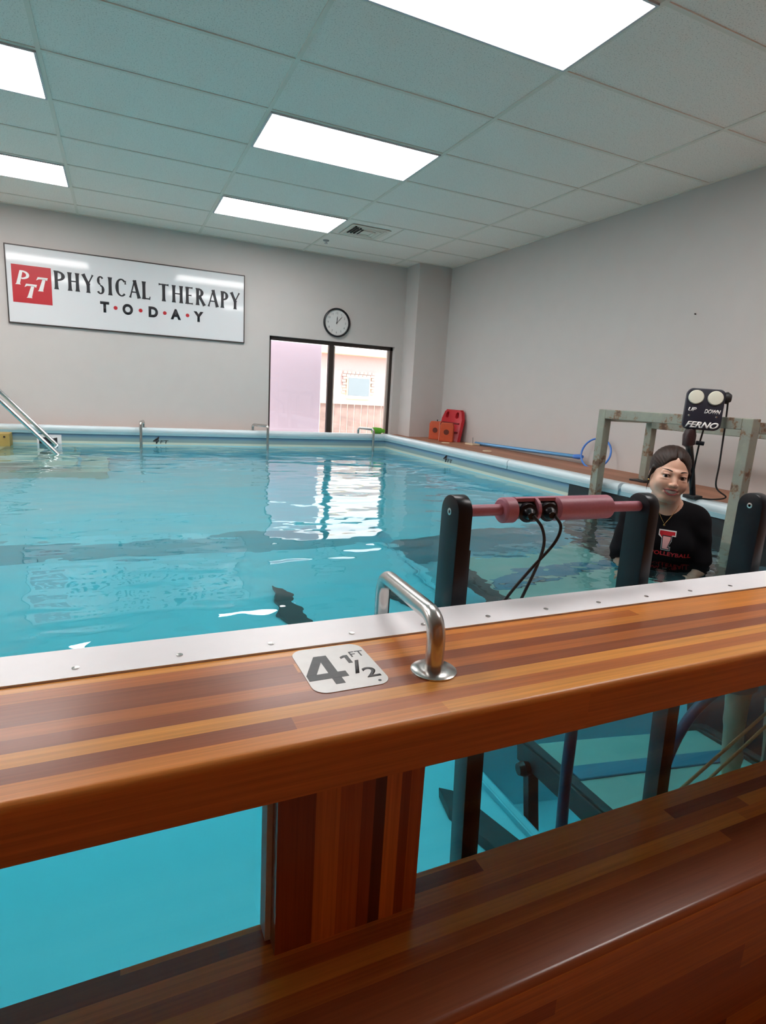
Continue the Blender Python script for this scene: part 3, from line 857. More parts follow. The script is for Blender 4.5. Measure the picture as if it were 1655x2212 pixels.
# outline in (along y, up) with slot holes, thick board leaning on the right wall
def board(t):
    outer = [(-.65, 1.0), (-.65, 1.30), (-.61, 1.36), (-.57, 1.39), (-.26, 1.39), (-.21, 1.36), (-.17, 1.30), (-.15, 1.0)]
    b = MB()
    def lean(y, z, d): return (3.105 - (1.40 - z) * .16 - d, y, z)
    # grid of quads with two holes cut out near the top
    ny, nz = 26, 30
    def inside(y, z):
        for hy in (-.53, -.29):
            if ((y - hy) / .045) ** 2 + ((z - 1.325) / .038) ** 2 < 1: return False
        half = .25 - max(0, (z - 1.28)) * .55 if z > 1.28 else .25
        if z > 1.37: half -= (z - 1.37) * 1.2
        return abs(y + .41) <= half
    fs = []
    vs = {}
    Y = np.linspace(-.67, -.15, 53); Z = np.linspace(1.0, 1.395, 41)
    def V(i, j, d):
        k = (i, j, d)
        if k not in vs: vs[k] = b.bm.verts.new(lean(Y[i], Z[j], .045 * d))
        return vs[k]
    cell = {(i, j) for i in range(52) for j in range(40) if inside((Y[i] + Y[i + 1]) / 2, (Z[j] + Z[j + 1]) / 2)}
    for (i, j) in cell:
        for d in (0, 1):
            fs.append(b.bm.faces.new([V(i, j, d), V(i + 1, j, d), V(i + 1, j + 1, d), V(i, j + 1, d)]))
        for (di, dj, p, q) in ((-1, 0, (0, 0), (0, 1)), (1, 0, (1, 0), (1, 1)), (0, -1, (0, 0), (1, 0)), (0, 1, (0, 1), (1, 1))):
            if (i + di, j + dj) not in cell:
                fs.append(b.bm.faces.new([V(i + p[0], j + p[1], 0), V(i + q[0], j + q[1], 0), V(i + q[0], j + q[1], 1), V(i + p[0], j + p[1], 1)]))
    bmesh.ops.recalc_face_normals(b.bm, faces=fs)
    return b.build('board', M_redb, t)
board(t)
MB().box(3.0, 3.03, -.62, -.20, 1.10, 1.125, .004).build('strap', mat('dark_strap', (0.2, 0.01, 0.015), 0.6), t)
MB().box(3.02, 3.05, -.62, -.20, 1.215, 1.235, .004).build('strap', mat('dark_strap2', (0.2, 0.01, 0.015), 0.6), t)
def foam_block(x, y, rz, lb, strap):
    t = empty('foam_head_block', (x, y, 1.0), rz, label=lb, cat='foam block', group='orange foam head blocks')
    c0, s0 = math.cos(rz), math.sin(rz)
    b = MB()
    hole = [(.045 * math.cos(math.radians(a)), .115 + .05 * math.sin(math.radians(a))) for a in range(0, 360, 20)]
    prof = [(-.085, 0), (.085, 0), (.085, .20), (.065, .235), (-.065, .235), (-.085, .20)]
    # block with a recessed ear hole
    b.prism([(x + p[0] * 1.0, p[1] + 1.0) for p in prof], 'Y', y - .05, y + .05, .008)
    o = b.build('block', M_orange, None); me = o.data
    me.transform(Matrix.Translation((-x, -y, -1.0))); o.parent = t
    h = MB().lathe([(.034, 0), (.032, .002), (.018, .003)], (0, -.051, .12), (0, -1, 0), 20).build('ear_hole', mat('dark_orange', (0.12, 0.02, 0.01), 0.7), None)
    h.parent = t
    if strap:
        s_ = MB().box(-.092, -.086, -.052, .052, 0.005, .235, .001, 1).build('strap', M_pinkstrap, None); s_.parent = t
    return t
foam_block(2.89, -.30, math.radians(-50), 'orange foam head block with ear hole, the left one in the corner', False)
foam_block(2.86, -.62, math.radians(-38), 'orange foam head block with peach strap, the right one in front of the red board', True)
MB_h = empty('carry_handle', (2.90, -.30, 1.235), label='small black loop handle on top of the left foam block', cat='handle')
MB().tube(bend([(2.88, -.33, 1.235), (2.88, -.33, 1.252), (2.91, -.27, 1.252), (2.91, -.27, 1.235)], .01), .005, 8).build('loop', M_rubber, MB_h)

# ------------------------------------------------------------------ leaf skimmer (blue pole and hoop)
t = empty('pool_skimmer', (3.05, -1.9, 1.0), label='blue pool skimmer pole with hoop resting against the right wall', cat='pool skimmer')
MB().tube([(3.085, -.95, 1.018), (3.06, -1.9, 1.042), (3.05, -2.76, 1.066)], .019, 16).build('pole', M_bluepole, t, smooth=60)
hp = []
for k in range(29):
    a = math.radians(-90 + 360 * k / 28) 
    yy = -2.975 + .175 * math.sin(a + math.pi / 2) 
    zz = 1.125 + .135 * math.cos(a + math.pi / 2)
    hp.append((3.075 - (1.26 - zz) * .25, yy, zz))
MB().tube(hp[:-1], .009, 8, closed=True).build('hoop', M_blue, t, smooth=60)
MB().tube([(3.05, -2.70, 1.064), (3.048, -2.77, 1.068), (3.045, -2.815, 1.075)], [.021, .025, .014], 12).build('socket', M_blue, t, smooth=60)

# ------------------------------------------------------------------ rusty lift frame
fr_ = empty('rusty_gantry', (2.5, -4.3, .8), label='rusty grey steel frame straddling the right pool edge behind the person', cat='frame')
FX0, FX1, FY0, FY1, FZ = 2.28, 2.755, -4.86, -3.79, 1.525
S = .032
def sq(a, b, s_, name, lab=None, m_=None):
    """square tube from a to b (vertical or along an axis)"""
    a, b = Vector(a), Vector(b)
    d = (b - a)
    ax = max(range(3), key=lambda i: abs(d[i]))
    bb = MB()
    lo = [min(a[i], b[i]) - (s_ if i != ax else 0) for i in range(3)]
    hi = [max(a[i], b[i]) + (s_ if i != ax else 0) for i in range(3)]
    bb.box(lo[0], hi[0], lo[1], hi[1], lo[2], hi[2], .004, 2)
    return bb.build(name, m_ or M_rust, fr_)
sq((FX0, FY1, .25), (FX0, FY1, FZ), S, 'leg'); sq((FX0, FY0, .25), (FX0, FY0, FZ), S, 'leg')
sq((FX1, FY1, 1.012), (FX1, FY1, 1.49), S * .9, 'leg'); sq((FX1, FY0, 1.012), (FX1, FY0, 1.49), S * .9, 'leg')
sq((FX0, FY0 + S, FZ - S), (FX0, FY1 - S, FZ - S), S, 'top_bar')
sq((FX1, FY0 + S, 1.445), (FX1, FY1 - S, 1.445), S * 1.3, 'top_bar')
sq((FX0 + S, FY0, 1.475), (FX1 - S, FY0, 1.475), S, 'cross_bar'); sq((FX0 + S, FY1, 1.475), (FX1 - S, FY1, 1.475), S, 'cross_bar')
for y in (FY0, FY1):
    MB().box(FX1 - .075, FX1 + .075, y - .07, y + .07, 1.0, 1.012, .002).build('base_plate', M_rubber, fr_)
MB().tube([(2.62, -5.05, 1.0), (2.52, -4.93, 1.47)], .026, 16).build('brace_tube', M_alu, fr_, smooth=60)

# ------------------------------------------------------------------ up/down control on its pole
cb = empty('lift_control', (2.36, -4.52, 1.013), label='black control box with cream UP and DOWN buttons on a short pole', cat='control box')
BC = Vector((2.150, -4.655, 1.560))             # box centre
n_ = (Vector((-.896, -6.965, 1.541)) - BC); n_.z = 0; n_.normalize()
n_ = (n_ + Vector((0.12, -.05, .10))).normalized()
Rr = Vector((0, 0, 1)).cross(n_).normalized()
Rr = (Rr + Vector((0, 0, -.02))).normalized()
Uu = n_.cross(Rr).normalized()
def onbox(u, v, d=0.0): return BC + Rr * u + Uu * v + n_ * d
def boxprism(poly, d0, d1, name, m_, bev=0.0, parent=cb):
    b = MB()
    b.prism([(p[0], p[1]) for p in poly], 'Z', 0, 1)
    for v in b.bm.verts:
        v.co = onbox(v.co.x, v.co.y, d0 + (d1 - d0) * v.co.z)
    bmesh.ops.recalc_face_normals(b.bm, faces=b.bm.faces[:])
    if bev:
        es = [e for e in b.bm.edges if len(e.link_faces) == 2 and e.calc_face_angle() > 1.2]
        bmesh.ops.bevel(b.bm, geom=es, offset=bev, segments=3, profile=.5, affect='EDGES')
    return b.build(name, m_, parent, smooth=40)
Rtilt = math.radians(0)
box_o = boxprism(rrect(-.098, .098, -.115, .115, .032), -.035, .02, 'housing', mat('navy_black_plastic', (0.014, 0.016, 0.028), 0.4), .006)
for u, lb in ((-.049, 'UP'), (.049, 'DOWN')):
    b = MB(); b.lathe([(.040, 0), (.040, .004), (.036, .009), (.018, .011), (.0, .011)], onbox(u, .064, .02), n_, 36).build('button', M_cream, cb, smooth=40)
def btext(txt, u, v, wd, ht, sh, off):
    return text_obj('lettering', txt, M_lens, onbox(u, v, .0203), Rr, Uu, wd, ht, off, sh, cb, .0008, center=True)
btext('UP', -.058, -.005, .042, .022, .25, .03); btext('DOWN', .045, -.012, .082, .024, .25, .03)
btext('FERNO', .002, -.090, .170, .036, .40, .035)
for u in (-.07, .07):
    MB().lathe([(.006, 0), (.004, .002)], onbox(u, -.04, .0203), n_, 12).build('rivet', M_steel, cb)
MB().lathe([(.03, -.02), (.034, 0), (.02, .02)], onbox(.112, .075, -.02), Rr, 16).build('cable_gland', M_rubber, cb, smooth=50)
pt = onbox(-.045, -.115, -.01)
MB().tube([pt, pt + Vector((-.004, .0, -.035)), pt + Vector((0, 0, -.09)), pt + Vector((.008, 0, -.095))], [.026, .036, .034, .02], 18).build('clamp', mat('dark_red_clamp', (0.03, 0.012, 0.014), 0.35), cb, smooth=50)
MB().cyl(pt + Vector((.02, -.03, -.075)), pt + Vector((.05, -.06, -.078)), .012, 12).build('clamp_knob', M_black, cb)
MB().tube([pt + Vector((.005, 0, -.09)), (2.33, -4.50, 1.22), (2.365, -4.52, 1.013)], [.021, .019, .017], 16).build('pole', M_black, cb, smooth=60)
MB().lathe([(.021, 0), (.022, .012), (.020, .024)], pt + Vector((.03, 0.03, -.19)), (.3, .1, 1), 16).build('collar', M_alu, cb)
MB().box(2.33, 2.40, -4.56, -4.47, 1.013, 1.035, .004).build('foot', M_rubber, cb)
cA = onbox(.020, -.115, -.02); 
MB().tube(spline([cA, cA + Vector((.01, .02, -.10)), (2.28, -4.56, 1.20), (2.36, -4.50, 1.03)]), .005, 8).build('cable', M_rubber, cb, smooth=60)
cB = onbox(.118, .065, -.02)
MB().tube(spline([cB, cB + Vector((.01, 0, -.12)), cB + Vector((.02, 0, -.36)), cB + Vector((.04, .01, -.50)), (2.47, -4.66, 1.045), (2.44, -4.60, 1.02), (2.39, -4.55, 1.02)]), .005, 8).build('cable', M_rubber, cb, smooth=60)

# ------------------------------------------------------------------ treadmill posts and padded handle bar
def upright(x, y0, lb, z0=-.55, ztop=1.285, wdt=.092, th=.045, bolt=True):
    t = empty('treadmill_upright', (x, y0 + wdt / 2, z0), label=lb, cat='post', group='black rounded uprights')
    r = wdt / 2
    prof = [(y0, z0), (y0 + wdt, z0), (y0 + wdt, ztop - r)] + arc(y0 + r, ztop - r, r, 0, 180, 16)[1:-1] + [(y0, ztop - r)]
    MB().prism(prof, 'X', x, x + th, .003).build('plate', M_black, t, smooth=35)
    MB().box(x + th, x + th + .012, y0 + .012, y0 + .034, z0, ztop - .15, .002).build('edge_rib', M_rubber, t)
    if bolt:
        MB().lathe([(.010, 0), (.010, .0015), (.005, .002), (.004, -.001)], (x, y0 + r, ztop - r), (-1, 0, 0), 20).build('bolt', M_steel, t, smooth=50)
    return t
upright(-.082, -5.685, 'black round-topped upright with bolt, the leftmost of the three')
upright(.622, -5.685, 'black round-topped upright at the right end of the maroon handle bar', ztop=1.278)
upright(1.180, -5.685, 'black round-topped upright at the right edge of the picture', ztop=1.268, th=.05)
hb = empty('padded_handle_bar', (.28, -5.64, 1.24), label='maroon padded handle bar with two black knobs between the black uprights', cat='handle bar')
HY, HZ = -5.640, 1.2395
MB().cyl((-.037, HY, HZ), (.622, HY, HZ - .004), .0165, 28).build('bar', M_purple, hb, smooth=50)
def sleeve(x0, x1, r, bevl, name='padding'):
    MB().lathe([(.0165, x0), (r - bevl, x0), (r, x0 + bevl), (r, x1 - bevl), (r - bevl * 2.0, x1), (.0165, x1)], (0, HY, HZ - .002), (1, 0, 0), 40).build(name, M_purple, hb, smooth=35)
sleeve(.083, .128, .037, .006)
sleeve(.268, .492, .037, .010)
# open section between the sleeves: half shell on top and back, knobs in front
b = MB()
pr = [(HY + .037 * math.cos(math.radians(a)), HZ - .002 + .037 * math.sin(math.radians(a))) for a in range(-60, 116, 8)]
pr += [(HY + .028 * math.cos(math.radians(a)), HZ - .002 + .028 * math.sin(math.radians(a))) for a in range(115, -61, -8)]
b.prism(pr, 'X', .127, .269); b.build('shell', M_purple, hb, smooth=30)
MB().prism([(HY + .037 * math.cos(math.radians(a)), HZ - .002 + .037 * math.sin(math.radians(a))) for a in range(0, 360, 12)], 'X', .192, .202).build('divider', M_purple, hb)
MB().cyl((.127, HY, HZ - .002), (.269, HY, HZ - .002), .024, 20).build('core', M_rubber, hb)
kb = []
for x in (.160, .234):
    k = MB()
    k.lathe([(.026, -.004), (.028, .008), (.028, .016), (.019, .020), (.017, .030), (.012, .034), (.010, .040)], (x, HY - .018, HZ - .004), (-.25, -1, -.15), 20)
    ko = k.build('knob', M_black, hb, smooth=40)
MB().tube(spline([(.155, -5.698, 1.232), (.176, -5.715, 1.20), (.192, -5.712, 1.15), (.185, -5.70, 1.08), (.150, -5.69, .98), (.11, -5.68, .86), (.08, -5.65, .70)]), .0045, 10).build('cable', M_rubber, hb, smooth=60)
MB().tube(spline([(.232, -5.698, 1.230), (.243, -5.715, 1.20), (.228, -5.712, 1.15), (.16, -5.70, 1.07), (.09, -5.69, .98), (.05, -5.68, .88), (.02, -5.65, .72)]), .0045, 10).build('cable', M_rubber, hb, smooth=60)

# ------------------------------------------------------------------ underwater equipment
td = empty('underwater_treadmill', (1.55, -4.8, F3), label='submerged treadmill deck with black side channels in the right part of the pool', cat='treadmill')
M_deck = mat('treadmill_deck', (0.34, 0.48, 0.44), 0.6, var=0.15, scale=5)
M_frame = mat('dark_channel', (0.03, 0.045, 0.05), 0.5, var=0.3)
DZ = -.268
MB().box(1.10, 2.12, -5.5, -3.85, DZ - .05, DZ, .01).build('deck', M_deck, td)
for x in (1.03, 2.12):
    b = MB(); b.box(x, x + .07, -5.5, -3.80, DZ - .10, DZ + .015, .004).box(x + .01, x + .06, -5.45, -3.85, DZ + .015, DZ + .03, .003)
    b.build('side_channel', M_frame, td)
MB().box(1.12, 2.10, -4.30, -4.16, DZ, DZ + .012, .004).build('cross_strip', mat('blue_strip', (0.05, 0.22, 0.34), 0.5), td)
for (x, y) in ((1.06, -3.9), (1.06, -5.4), (2.15, -3.9), (2.15, -5.4)):
    MB().box(x - .03, x + .03, y - .03, y + .03, F3, DZ - .09, .004).build('leg', M_frame, td)
MB().lathe([(.035, 0), (.04, .03), (.03, .06)], (1.02, -3.95, DZ - .08), (-1, 0, 0), 18).build('roller_end', M_black, td)
for (x0, y0, x1, y1, lb) in ((-.06, -3.62, .05, -4.30, 'dark tapered bar lying under water left of the steel grab bar'),
                             (.66, -3.62, .80, -4.50, 'dark submerged bar lying on the pool floor right of the steel grab bar')):
    b = MB()
    b.prism([(x0 - .01, y0), (x0 + .05, y0 - .05), (x0 + .10, y0 - .20), (x1 + .09, y1), (x1 - .06, y1), (x0 - .045, y0 - .22)], 'Z', F2 + .001, F2 + .06, .006)
    tag(reorigin(b.build('submerged_bar', M_frame)), lb, 'bar', 'dark submerged bars')
ho_ = MB().tube(spline([(.49, -5.3, .78), (.482, -5.3, .461), (.472, -5.3, .285), (.467, -5.3, .105), (.47, -5.28, -.3), (.50, -5.2, F2 + .03)]), .0225, 14).build('water_hose', M_hosep, smooth=60)
tag(reorigin(ho_), 'dark blue submerged hose hanging nearly straight, left of the middle upright', 'hose', 'submerged hoses')
ho_ = MB().tube(spline([(1.30, -5.3, .60), (1.104, -5.3, .512), (1.004, -5.3, .433), (.932, -5.3, .315), (.888, -5.3, .147), (.87, -5.28, -.2), (.86, -5.2, F2 + .03)]), .0235, 14).build('water_hose', M_hosep, smooth=60)
tag(reorigin(ho_), 'dark blue submerged hose arching to the right of the middle upright', 'hose', 'submerged hoses')
for (a, b2, lb) in (((.99, -5.98, .758), (.395, -5.98, .433), 'upper of the two tan ropes seen through the viewing window'),
                    ((1.00, -5.98, .717), (.485, -5.98, .418), 'lower of the two tan ropes seen through the viewing window')):
    tag(reorigin(MB().tube([a, b2], .0072, 10).build('tan_rope', M_rope, smooth=60)), lb, 'rope', 'tan ropes')

# ------------------------------------------------------------------ the person in the water (sculpted as distance fields, meshed by surface nets)
def surface_net(f, xs, ys, zs):
    X, Y, Z = np.meshgrid(xs, ys, zs, indexing='ij')
    D = f(X, Y, Z)
    nx, ny, nz = D.shape
    neg = D < 0
    acc = np.zeros((nx - 1, ny - 1, nz - 1, 3)); cnt = np.zeros((nx - 1, ny - 1, nz - 1))
    G = (xs, ys, zs)
    for ax in range(3):
        sl0 = [slice(None)] * 3; sl1 = [slice(None)] * 3
        sl0[ax] = slice(0, -1); sl1[ax] = slice(1, None)
        a, b = D[tuple(sl0)], D[tuple(sl1)]
        cr_ = neg[tuple(sl0)] != neg[tuple(sl1)]
        idx = np.argwhere(cr_)
        if len(idx) == 0: continue
        av, bv = a[cr_], b[cr_]
        t = av / (av - bv)
        p = np.stack([G[k][idx[:, k]] for k in range(3)], 1).astype(float)
        p[:, ax] += t * (G[ax][idx[:, ax] + 1] - G[ax][idx[:, ax]])
        o1, o2 = [k for k in range(3) if k != ax]
        for d1 in (0, -1):
            for d2 in (0, -1):
                q = idx.copy(); q[:, o1] += d1; q[:, o2] += d2
                ok = (q >= 0).all(1) & (q[:, 0] < nx - 1) & (q[:, 1] < ny - 1) & (q[:, 2] < nz - 1)
                q, pp = q[ok], p[ok]
                np.add.at(acc, (q[:, 0], q[:, 1], q[:, 2]), pp)
                np.add.at(cnt, (q[:, 0], q[:, 1], q[:, 2]), 1)
    m = cnt > 0
    ids = -np.ones(cnt.shape, int); ids[m] = np.arange(m.sum())
    verts = acc[m] / cnt[m][:, None]
    faces = []
    for ax in range(3):
        o1, o2 = (ax + 1) % 3, (ax + 2) % 3
        sl0 = [slice(None)] * 3; sl1 = [slice(None)] * 3
        sl0[ax] = slice(0, -1); sl1[ax] = slice(1, None)
        cr_ = neg[tuple(sl0)] != neg[tuple(sl1)]
        idx = np.argwhere(cr_)
        if len(idx) == 0: continue
        sgn = neg[tuple(sl0)][cr_]
        ok = (idx[:, o1] > 0) & (idx[:, o2] > 0) & (idx[:, o1] < cnt.shape[o1]) & (idx[:, o2] < cnt.shape[o2])
        idx, sgn = idx[ok], sgn[ok]
        def gi(d1, d2):
            q = idx.copy(); q[:, o1] += d1; q[:, o2] += d2
            return ids[q[:, 0], q[:, 1], q[:, 2]]
        A, B, C_, D_ = gi(-1, -1), gi(0, -1), gi(0, 0), gi(-1, 0)
        q = np.stack([A, B, C_, D_], 1)
        q[~sgn] = q[~sgn][:, ::-1]
        faces.append(q)
    return verts, np.concatenate(faces)

def ell(X, Y, Z, c, r):
    q = np.sqrt(((X - c[0]) / r[0]) ** 2 + ((Y - c[1]) / r[1]) ** 2 + ((Z - c[2]) / r[2]) ** 2)
    return (q - 1) * min(r)
def cap_(X, Y, Z, a, b, ra, rb):
    a = np.array(a, float); b = np.array(b, float); ab = b - a
    t = ((X - a[0]) * ab[0] + (Y - a[1]) * ab[1] + (Z - a[2]) * ab[2]) / ab.dot(ab)
    t = np.clip(t, 0, 1)
    return np.sqrt((X - a[0] - t * ab[0]) ** 2 + (Y - a[1] - t * ab[1]) ** 2 + (Z - a[2] - t * ab[2]) ** 2) - (ra + (rb - ra) * t)
def smin(a, b, k):
    h = np.clip(.5 + .5 * (b - a) / k, 0, 1)
    return b * (1 - h) + a * h - k * h * (1 - h)
def smax(a, b, k): return -smin(-a, -b, k)

HC = np.array([-.012, -.175, 1.505])       # head centre at eye level, in the body's frame
HS = 1.09; HYAW = math.radians(15); HROLL = math.radians(7)
def to_head(X, Y, Z):
    x, y, z = X - HC[0], Y - HC[1], Z - HC[2]
    c_, s_ = math.cos(-HYAW), math.sin(-HYAW)
    x, y = x * c_ - y * s_, x * s_ + y * c_
    c_, s_ = math.cos(HROLL), math.sin(HROLL)
    x, z = x * c_ - z * s_, x * s_ + z * c_
    return x / HS, y / HS, z / HS
def from_head(P):
    P = np.atleast_2d(np.array(P, float)) * HS
    c_, s_ = math.cos(HROLL), math.sin(HROLL)
    P = np.stack([P[:, 0] * c_ + P[:, 2] * s_, P[:, 1], -P[:, 0] * s_ + P[:, 2] * c_], 1)
    c_, s_ = math.cos(HYAW), math.sin(HYAW)
    return np.stack([P[:, 0] * c_ - P[:, 1] * s_ + HC[0], P[:, 0] * s_ + P[:, 1] * c_ + HC[1], P[:, 2] + HC[2]], 1)

def head_f(x, y, z):
    ax = np.abs(x)
    d = ell(x, y, z, (0, .022, .038), (.072, .092, .078))
    face = ell(x, y, z, (0, -.019, -.022), (.066, .070, .088))
    d = smin(d, face, .03)
    d = smin(d, ell(x, y, z, (0, -.062, -.096), (.024, .022, .018)), .028)           # chin
    d = smin(d, cap_(ax, y, z, (.052, .0, -.055), (.020, -.060, -.094), .017, .013), .028)   # jaw
    d = smin(d, ell(ax, y, z, (.034, -.062, -.036), (.028, .021, .024)), .030)        # cheek
    d = smin(d, cap_(ax, y, z, (.006, -.083, .017), (.044, -.070, .017), .008, .007), .016)   # brow
    d = smax(d, -ell(ax, y, z, (.0345, -.102, -.001), (.021, .023, .0125)), .012)       # eye socket
    d = smin(d, ell(ax, y, z, (.034, -.0735, .0082), (.0165, .0145, .0055)), .005)       # upper lid
    d = smin(d, ell(ax, y, z, (.034, -.0725, -.0112), (.0155, .0125, .0045)), .006)      # lower lid
    d = smin(d, cap_(x, y, z, (0, -.084, .008), (0, -.104, -.029), .0065, .0095), .011)  # nose bridge
    d = smin(d, ell(x, y, z, (0, -.106, -.034), (.0095, .0095, .0085)), .007)
    d = smin(d, ell(ax, y, z, (.0125, -.095, -.036), (.0065, .009, .0065)), .006)
    d = smax(d, -ell(ax, y, z, (.0065, -.101, -.0435), (.0035, .005, .004)), .003)
    d = smin(d, ell(x, y, z, (0, -.080, -.064), (.030, .014, .016)), .014)            # muzzle
    # open smiling mouth
    zc = -.0665 + 8 * x * x
    mouth = np.sqrt((x / 1.0) ** 2 * .0 + ((z - zc) / .0088) ** 2 + (np.abs(x) / .029) ** 3) - 1
    mouth = smax(mouth * .006, y + .070, .003)
    d = smax(d, -mouth, .002)
    # smile folds
    d = smax(d, -cap_(ax, y, z, (.024, -.099, -.040), (.036, -.0855, -.064), .0010, .0010), .009)
    # ear
    e_ = ell(ax, y, z, (.0735, .010, -.010), (.008, .020, .031))
    e_ = smax(e_, -ell(ax, y, z, (.082, .004, -.006), (.006, .011, .018)), .004)
    d = smin(d, e_, .006)
    d = smin(d, cap_(x, y, z, (0, .018, -.06), (0, .045, -.165), .043, .045), .015)    # neck
    return d

def hair_f(x, y, z):
    ax = np.abs(x)
    sh = ell(x, y, z, (0, .026, .042), (.083, .102, .090))
    part = np.exp(-(x / .007) ** 2) * np.clip((.03 - y) / .1, 0, 1)
    sh = sh + .009 * part
    sh = sh + .0005 * np.sin((np.arctan2(ax, z + .02) * 60) + y * 30)
    # face opening: high rounded hairline, dropping in front of the ears
    cut = ell(x, y, z, (0, -.115, -.045), (.071, .112, .131))
    d = smax(sh, -cut, .010)
    low = z + .045 - .55 * (y - .02) * (y > .02)
    d = smax(d, -(z + .050 + .0 * y), .012)
    d = smax(d, -(y + .045 + .9 * (z < 0) * 0), .0001) if False else d
    back = ell(x, y, z, (0, .055, -.02), (.070, .068, .072))
    d = smin(d, back, .02)
    d = smin(d, ell(x, y, z, (0, .122, -.040), (.036, .034, .034)), .014)               # low bun
    # loose side locks by the ears
    for s_ in (-1, 1):
        d = smin(d, cap_(x * s_, y, z, (.074, -.010, .020), (.0785, .004, -.030), .010, .0065), .010)
        if s_ == -1:
            d = smin(d, cap_(x * s_, y, z, (.0785, .004, -.030), (.079, -.002, -.085), .0045, .0015), .006)
    # keep the skin side clean
    return d

def body_f(X, Y, Z):
    ax = np.abs(X)
    d = cap_(X, Y, Z, (0, -.135, 1.405), (0, -.085, 1.30), .052, .060)
    d = smin(d, ell(X, Y, Z, (0, -.065, 1.20), (.150, .098, .170)), .05)
    d = smin(d, cap_(X, Y, Z, (-.120, -.075, 1.295), (.120, -.075, 1.295), .052, .052), .05)
    d = smin(d, ell(ax, Y, Z, (.068, -.135, 1.165), (.060, .052, .060)), .04)
    d = smin(d, ell(X, Y, Z, (0, -.025, 1.02), (.125, .090, .15)), .06)
    d = smin(d, ell(X, Y, Z, (0, .0, .88), (.165, .112, .12)), .06)
    # arms
    d = smin(d, cap_(ax, Y, Z, (.155, -.075, 1.285), (.205, -.070, .96), .047, .038), .03)
    d = smin(d, cap_(ax, Y, Z, (.205, -.070, .96), (.150, -.20, .80), .036, .024), .015)
    # legs and feet
    d = smin(d, cap_(ax, Y, Z, (.085, .0, .86), (.095, -.02, .47), .085, .052), .03)
    d = smin(d, cap_(ax, Y, Z, (.095, -.02, .47), (.098, .015, .27), .050, .052), .02)
    d = smin(d, cap_(ax, Y, Z, (.098, .015, .27), (.10, .02, .075), .050, .034), .02)
    d = smin(d, cap_(ax, Y, Z, (.10, .035, .035), (.115, -.145, .028), .033, .026), .02)
    return d

def hand_f(X, Y, Z):
    """hand hanging forward-down at the end of the forearm (right-hand side, mirrored for the other)"""
    W_ = np.array([.150, -.20, .80])
    x, y, z = X - W_[0], Y - W_[1], Z - W_[2]
    d = cap_(x, y, z, (-.01, .03, .02), (0, -.02, -.012), .024, .022)
    d = smin(d, ell(x, y, z, (.004, -.055, -.022), (.038, .048, .014)), .015)
    for fx, L, r in ((-.027, .062, .0080), (-.009, .072, .0084), (.010, .066, .0082), (.028, .050, .0072)):
        b0 = (fx + .004, -.090, -.024); b1 = (fx * 1.15 + .005, -.090 - L * .5, -.036); b2 = (fx * 1.2 + .006, -.090 - L * .85, -.062)
        d = smin(d, cap_(x, y, z, b0, b1, r, r * .95), .005)
        d = smin(d, cap_(x, y, z, b1, b2, r * .95, r * .8), .003)
    d = smin(d, cap_(x, y, z, (-.022, -.030, -.022), (-.052, -.062, -.034), .0115, .0095), .008)
    d = smin(d, cap_(x, y, z, (-.052, -.062, -.034), (-.056, -.092, -.046), .0095, .0078), .004)
    return d

def shirt_f(X, Y, Z, folds=True):
    ax = np.abs(X)
    d = ell(X, Y, Z, (0, -.065, 1.19), (.170, .114, .190))
    d = smin(d, cap_(X, Y, Z, (-.118, -.076, 1.293), (.118, -.076, 1.293), .064, .064), .05)
    d = smin(d, ell(ax, Y, Z, (.066, -.135, 1.165), (.068, .062, .075)), .05)
    d = smin(d, ell(X, Y, Z, (0, -.03, 1.00), (.160, .118, .20)), .06)
    d = smin(d, ell(X, Y, Z, (0, -.01, .86), (.180, .128, .10)), .06)
    d = smin(d, cap_(ax, Y, Z, (.148, -.075, 1.285), (.214, -.072, .88), .056, .066), .035)
    if folds:
        d = d + .0035 * np.sin(26 * X + 18 * Z + 6 * np.sin(9 * Z + 5 * ax)) * np.clip((1.36 - Z) * 6, 0, 1) * np.clip((ax - .03) * 8, 0.1, 1)
        d = d + .0025 * np.sin(38 * Z - 24 * ax) * np.clip((ax - .14) * 14, 0, 1)
    # crew neck opening, sleeve ends, hem
    neck = ell(X, Y, Z, (0, -.112, 1.415), (.074, .082, .072))
    d = smax(d, -neck, .006)
    d = smax(d, -(Z - .80), .004)
    sl = (ax - .212) * .22 + (.885 - Z) * .97          # plane across each sleeve
    d = np.where(ax > .165, smax(d, sl, .004), d)
    return d
def shorts_f(X, Y, Z):
    ax = np.abs(X)
    d = ell(X, Y, Z, (0, .0, .87), (.178, .124, .13))
    d = smin(d, cap_(ax, Y, Z, (.088, .0, .83), (.098, -.012, .60), .100, .088), .03)
    d = smax(d, Z - .93, .004); d = smax(d, -(Z - .60), .004)
    return d

def rng(a, b, s): return np.linspace(a, b, int(round((b - a) / s)) + 1)
def var(a, b, s, f0, f1, fs): return np.concatenate([rng(a, f0, s)[:-1], rng(f0, f1, fs), rng(f1, b, s)[1:]])

